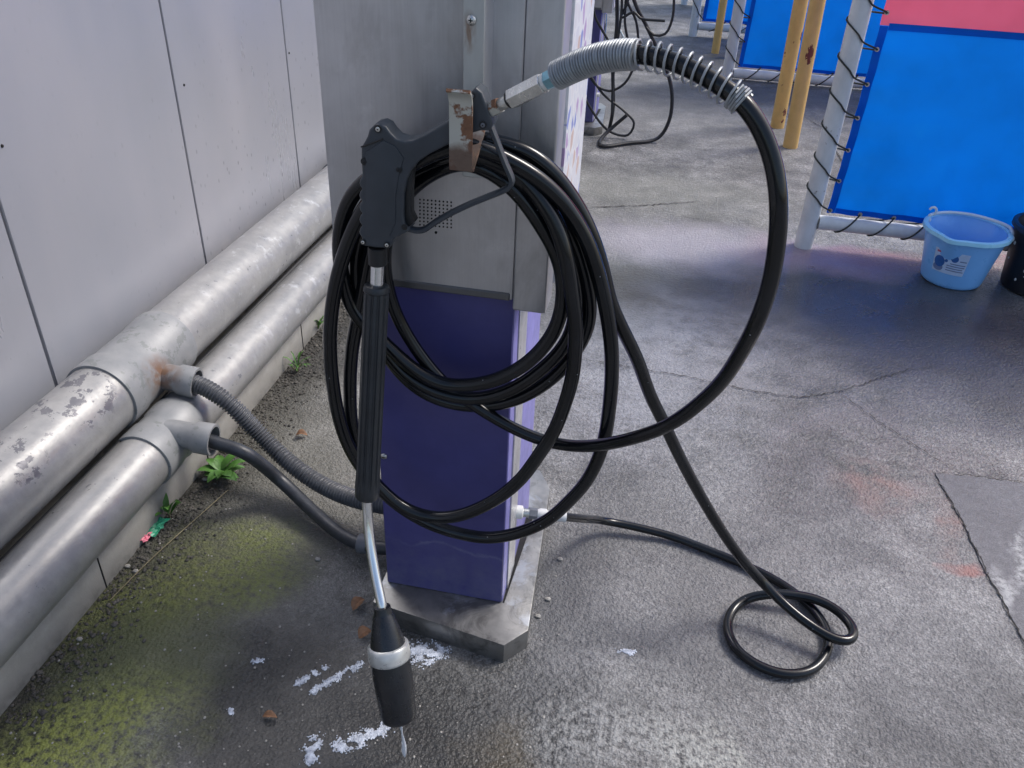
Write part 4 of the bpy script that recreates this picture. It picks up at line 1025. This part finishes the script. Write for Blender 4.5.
# bail handle resting on the far rim: white arc, pivot lug and hook
hp_ = []
for k in range(25):
    a = rad(-14 + 160 * k / 24); e_ = max(0, 1 - k / 9); hp_.append(Vector((bx + (.141 + .020 * e_ * (1 - e_) * 4 * .6) * math.cos(a), by + .133 * math.sin(a), .209 - .014 * max(0, 1 - k / 4))))
b = B(); b.tube(spline(hp_, .01), .0060, 10); hd = b.build('handle', M['handle_white'], bt)
for a in (-14, 146):
    B().ball((bx + .143 * math.cos(rad(a)), by + .136 * math.sin(rad(a)), .192), .012, (1, 1.1, 1.1), 2).build('pivot', M['handle_white'], bt)
hk0 = Vector((bx - .098, by + .088, .208))
b = B(); b.tube(spline([hk0 + Vector(v) for v in ((0, 0, 0), (.003, 0, .012), (.001, 0, .022), (-.008, 0, .028), (-.017, 0, .025), (-.021, 0, .018))], .003), .0045, 10).build('handle_hook', M['handle_white'], hd)
def sticker(a0, a1, z0, z1, mat, name, off, par):
    vs = []; fs = []; n = 14
    for i in range(n + 1):
        a = rad(a0 + (a1 - a0) * i / n)
        for z in (z0, z1):
            r = .103 + .035 * z / .200 + off; vs.append((bx + r * math.cos(a), by + r * math.sin(a), z))
        if i: fs.append((2 * i - 2, 2 * i, 2 * i + 1, 2 * i - 1))
    return B().add(vs, fs).build(name, mat, par)
# sticker facing the camera
aC = math.degrees(math.atan2(-by, -bx)) - 6
lb = sticker(aC - 30, aC + 24, .062, .150, M['label'], 'sticker', .0012, bt)
def disc(ac, zc, ra, rz, mat, off):
    vs = []; n = 24; vs.append(None); pts = []
    for k in range(n):
        a = rad(ac + ra * math.cos(2 * math.pi * k / n)); z = zc + rz * math.sin(2 * math.pi * k / n)
        r = .103 + .035 * z / .200 + off; pts.append((bx + r * math.cos(a), by + r * math.sin(a), z))
    r = .103 + .035 * zc / .200 + off; a = rad(ac)
    pts.append((bx + r * math.cos(a), by + r * math.sin(a), zc))
    B().add(pts, [(k, (k + 1) % n, n) for k in range(n)]).build('sticker_print', mat, lb)
disc(aC - 19, .103, 9, .022, M['label_ink'], .0020)
disc(aC - 20, .080, 9, .014, M['label_ink2'], .0018)
disc(aC + 4, .125, 5.5, .013, M['label_ink'], .0020)
disc(aC - 8, .112, 2.5, .006, M['label_ink'], .0020)
sticker(aC - 26, aC - 14, .136, .143, M['label_red'], 'sticker_print', .0020, lb)
for (a_, c_, z_) in ((-1, 22, .103), (-6, 22, .094), (-6, 20, .085), (-6, 22, .076)):
    sticker(aC + a_, aC + c_, z_, z_ + .004, M['label_ink2'], 'sticker_print', .0020, lb)
sticker(aC + 12, aC + 22, .118, .122, M['label_ink2'], 'sticker_print', .0020, lb)
kx, ky = 1.385, 3.09
kt, kb = bucket(kx, ky, .118, .140, .235, 'black bucket with white flecks, cut off by the right edge of the view', (M['blackpail'], M['blackpail']), False, False)
rnd = random.Random(2)
for _ in range(12):
    a = rad(rnd.uniform(180, 280)); z = rnd.uniform(.03, .2); r = .118 + .022 * z / .235
    B().ball((kx + r * math.cos(a), ky + r * math.sin(a), z), rnd.uniform(.002, .007), (1, 1, 1.4), 1).build('foam_fleck', M['fleck'], kt)

# ---------------------------------------------------------------- hose tangle on the far station
YF = 4.50
def farpath(px, y=YF):
    P = [PY(a, c, y) for a, c in px]
    return spline([p if p.z > .012 else G(a, c, .012) for p, (a, c) in zip(P, px)], .02)
ft = thing('hose_tangle', 'tangled thin black hoses hanging from the farther wash station', 'hose', PY(610, 140, YF))
for k, px in enumerate((
    [(592, -30), (593, 0), (595, 16), (601, 28), (608, 40)],
    [(619, -60), (617, 0), (617, 23), (613, 68), (613, 109), (609, 131)],
    [(627, -60), (627, -20), (625, 23), (628, 41)],
    [(618, -60), (627, 0), (636, 21), (638, 43), (634, 66), (624, 84), (609, 91), (595, 84), (588, 72), (603, 94), (624, 111), (634, 123), (628, 135), (609, 131), (587, 102), (575, 70)],
    [(624, -60), (634, 0), (646, 25), (656, 46), (666, 68), (672, 94), (669, 121), (658, 138), (628, 143), (603, 146), (601, 139), (613, 127), (627, 115)],
    [(620, -70), (650, -60), (672, -30), (674, 0), (672, 20), (665, 34), (654, 35), (646, 27)],
    [(622, -40), (628, 0), (621, 18), (634, 12), (640, 18), (665, 21)],
    [(616, -50), (622, 0), (616, 52), (613, 80), (612, 115)])):
    B().tube(farpath(px, YF - .01 * k), .0095 if k in (1, 4) else .0065, 8).build('hose_strand', M['farrubber'], ft)
w = B(); w.tube([PY(606, 14, 4.52), PY(604, 44, 4.52)], .006, 8).tube([PY(618, 26, 4.5), PY(624, 38, 4.5)], .006, 8)
tag(w.build('wash_wand', M['chrome']), 'thin pale wand tubes among the tangled hoses of the farther station', 'wand')

# ---------------------------------------------------------------- camera
cd = bpy.data.cameras.new('Camera'); cam = bpy.data.objects.new('Camera', cd); COL.objects.link(cam)
cd.sensor_width = 36; cd.lens = F / 1024 * 36; cd.clip_start = .02; cd.clip_end = 500
cam.matrix_world = Matrix.Translation(CAM) @ ROT.to_4x4()
scene.camera = cam

# ---------------------------------------------------------------- light
w = bpy.data.worlds.new('World'); scene.world = w; w.use_nodes = True
nt = w.node_tree; sky = nt.nodes.new('ShaderNodeTexSky'); sky.sky_type = 'NISHITA'; sky.sun_disc = False
EL, AZ = 50, 55      # azimuth clockwise from +Y towards +X
sky.sun_elevation = rad(EL); sky.sun_rotation = rad(AZ); sky.air_density = 1.0; sky.dust_density = 3.0; sky.ozone_density = 1.0
nt.links.new(sky.outputs[0], nt.nodes['Background'].inputs[0]); nt.nodes['Background'].inputs[1].default_value = .115
sl = bpy.data.lights.new('sun', 'SUN'); sl.energy = 1.4; sl.angle = rad(16); sl.color = (1, .97, .93)
so = bpy.data.objects.new('sun', sl); COL.objects.link(so)
dvec = Vector((math.sin(rad(AZ)) * math.cos(rad(EL)), math.cos(rad(AZ)) * math.cos(rad(EL)), math.sin(rad(EL))))
so.rotation_euler = dvec.to_track_quat('Z', 'Y').to_euler()
scene.view_settings.view_transform = 'Standard'; scene.view_settings.look = 'None'; scene.view_settings.exposure = .82; scene.view_settings.gamma = 1
scene.render.engine = 'CYCLES'; scene.cycles.max_bounces = 7; scene.cycles.diffuse_bounces = 3; scene.cycles.glossy_bounces = 3
scene.render.resolution_x = 1024; scene.render.resolution_y = 768
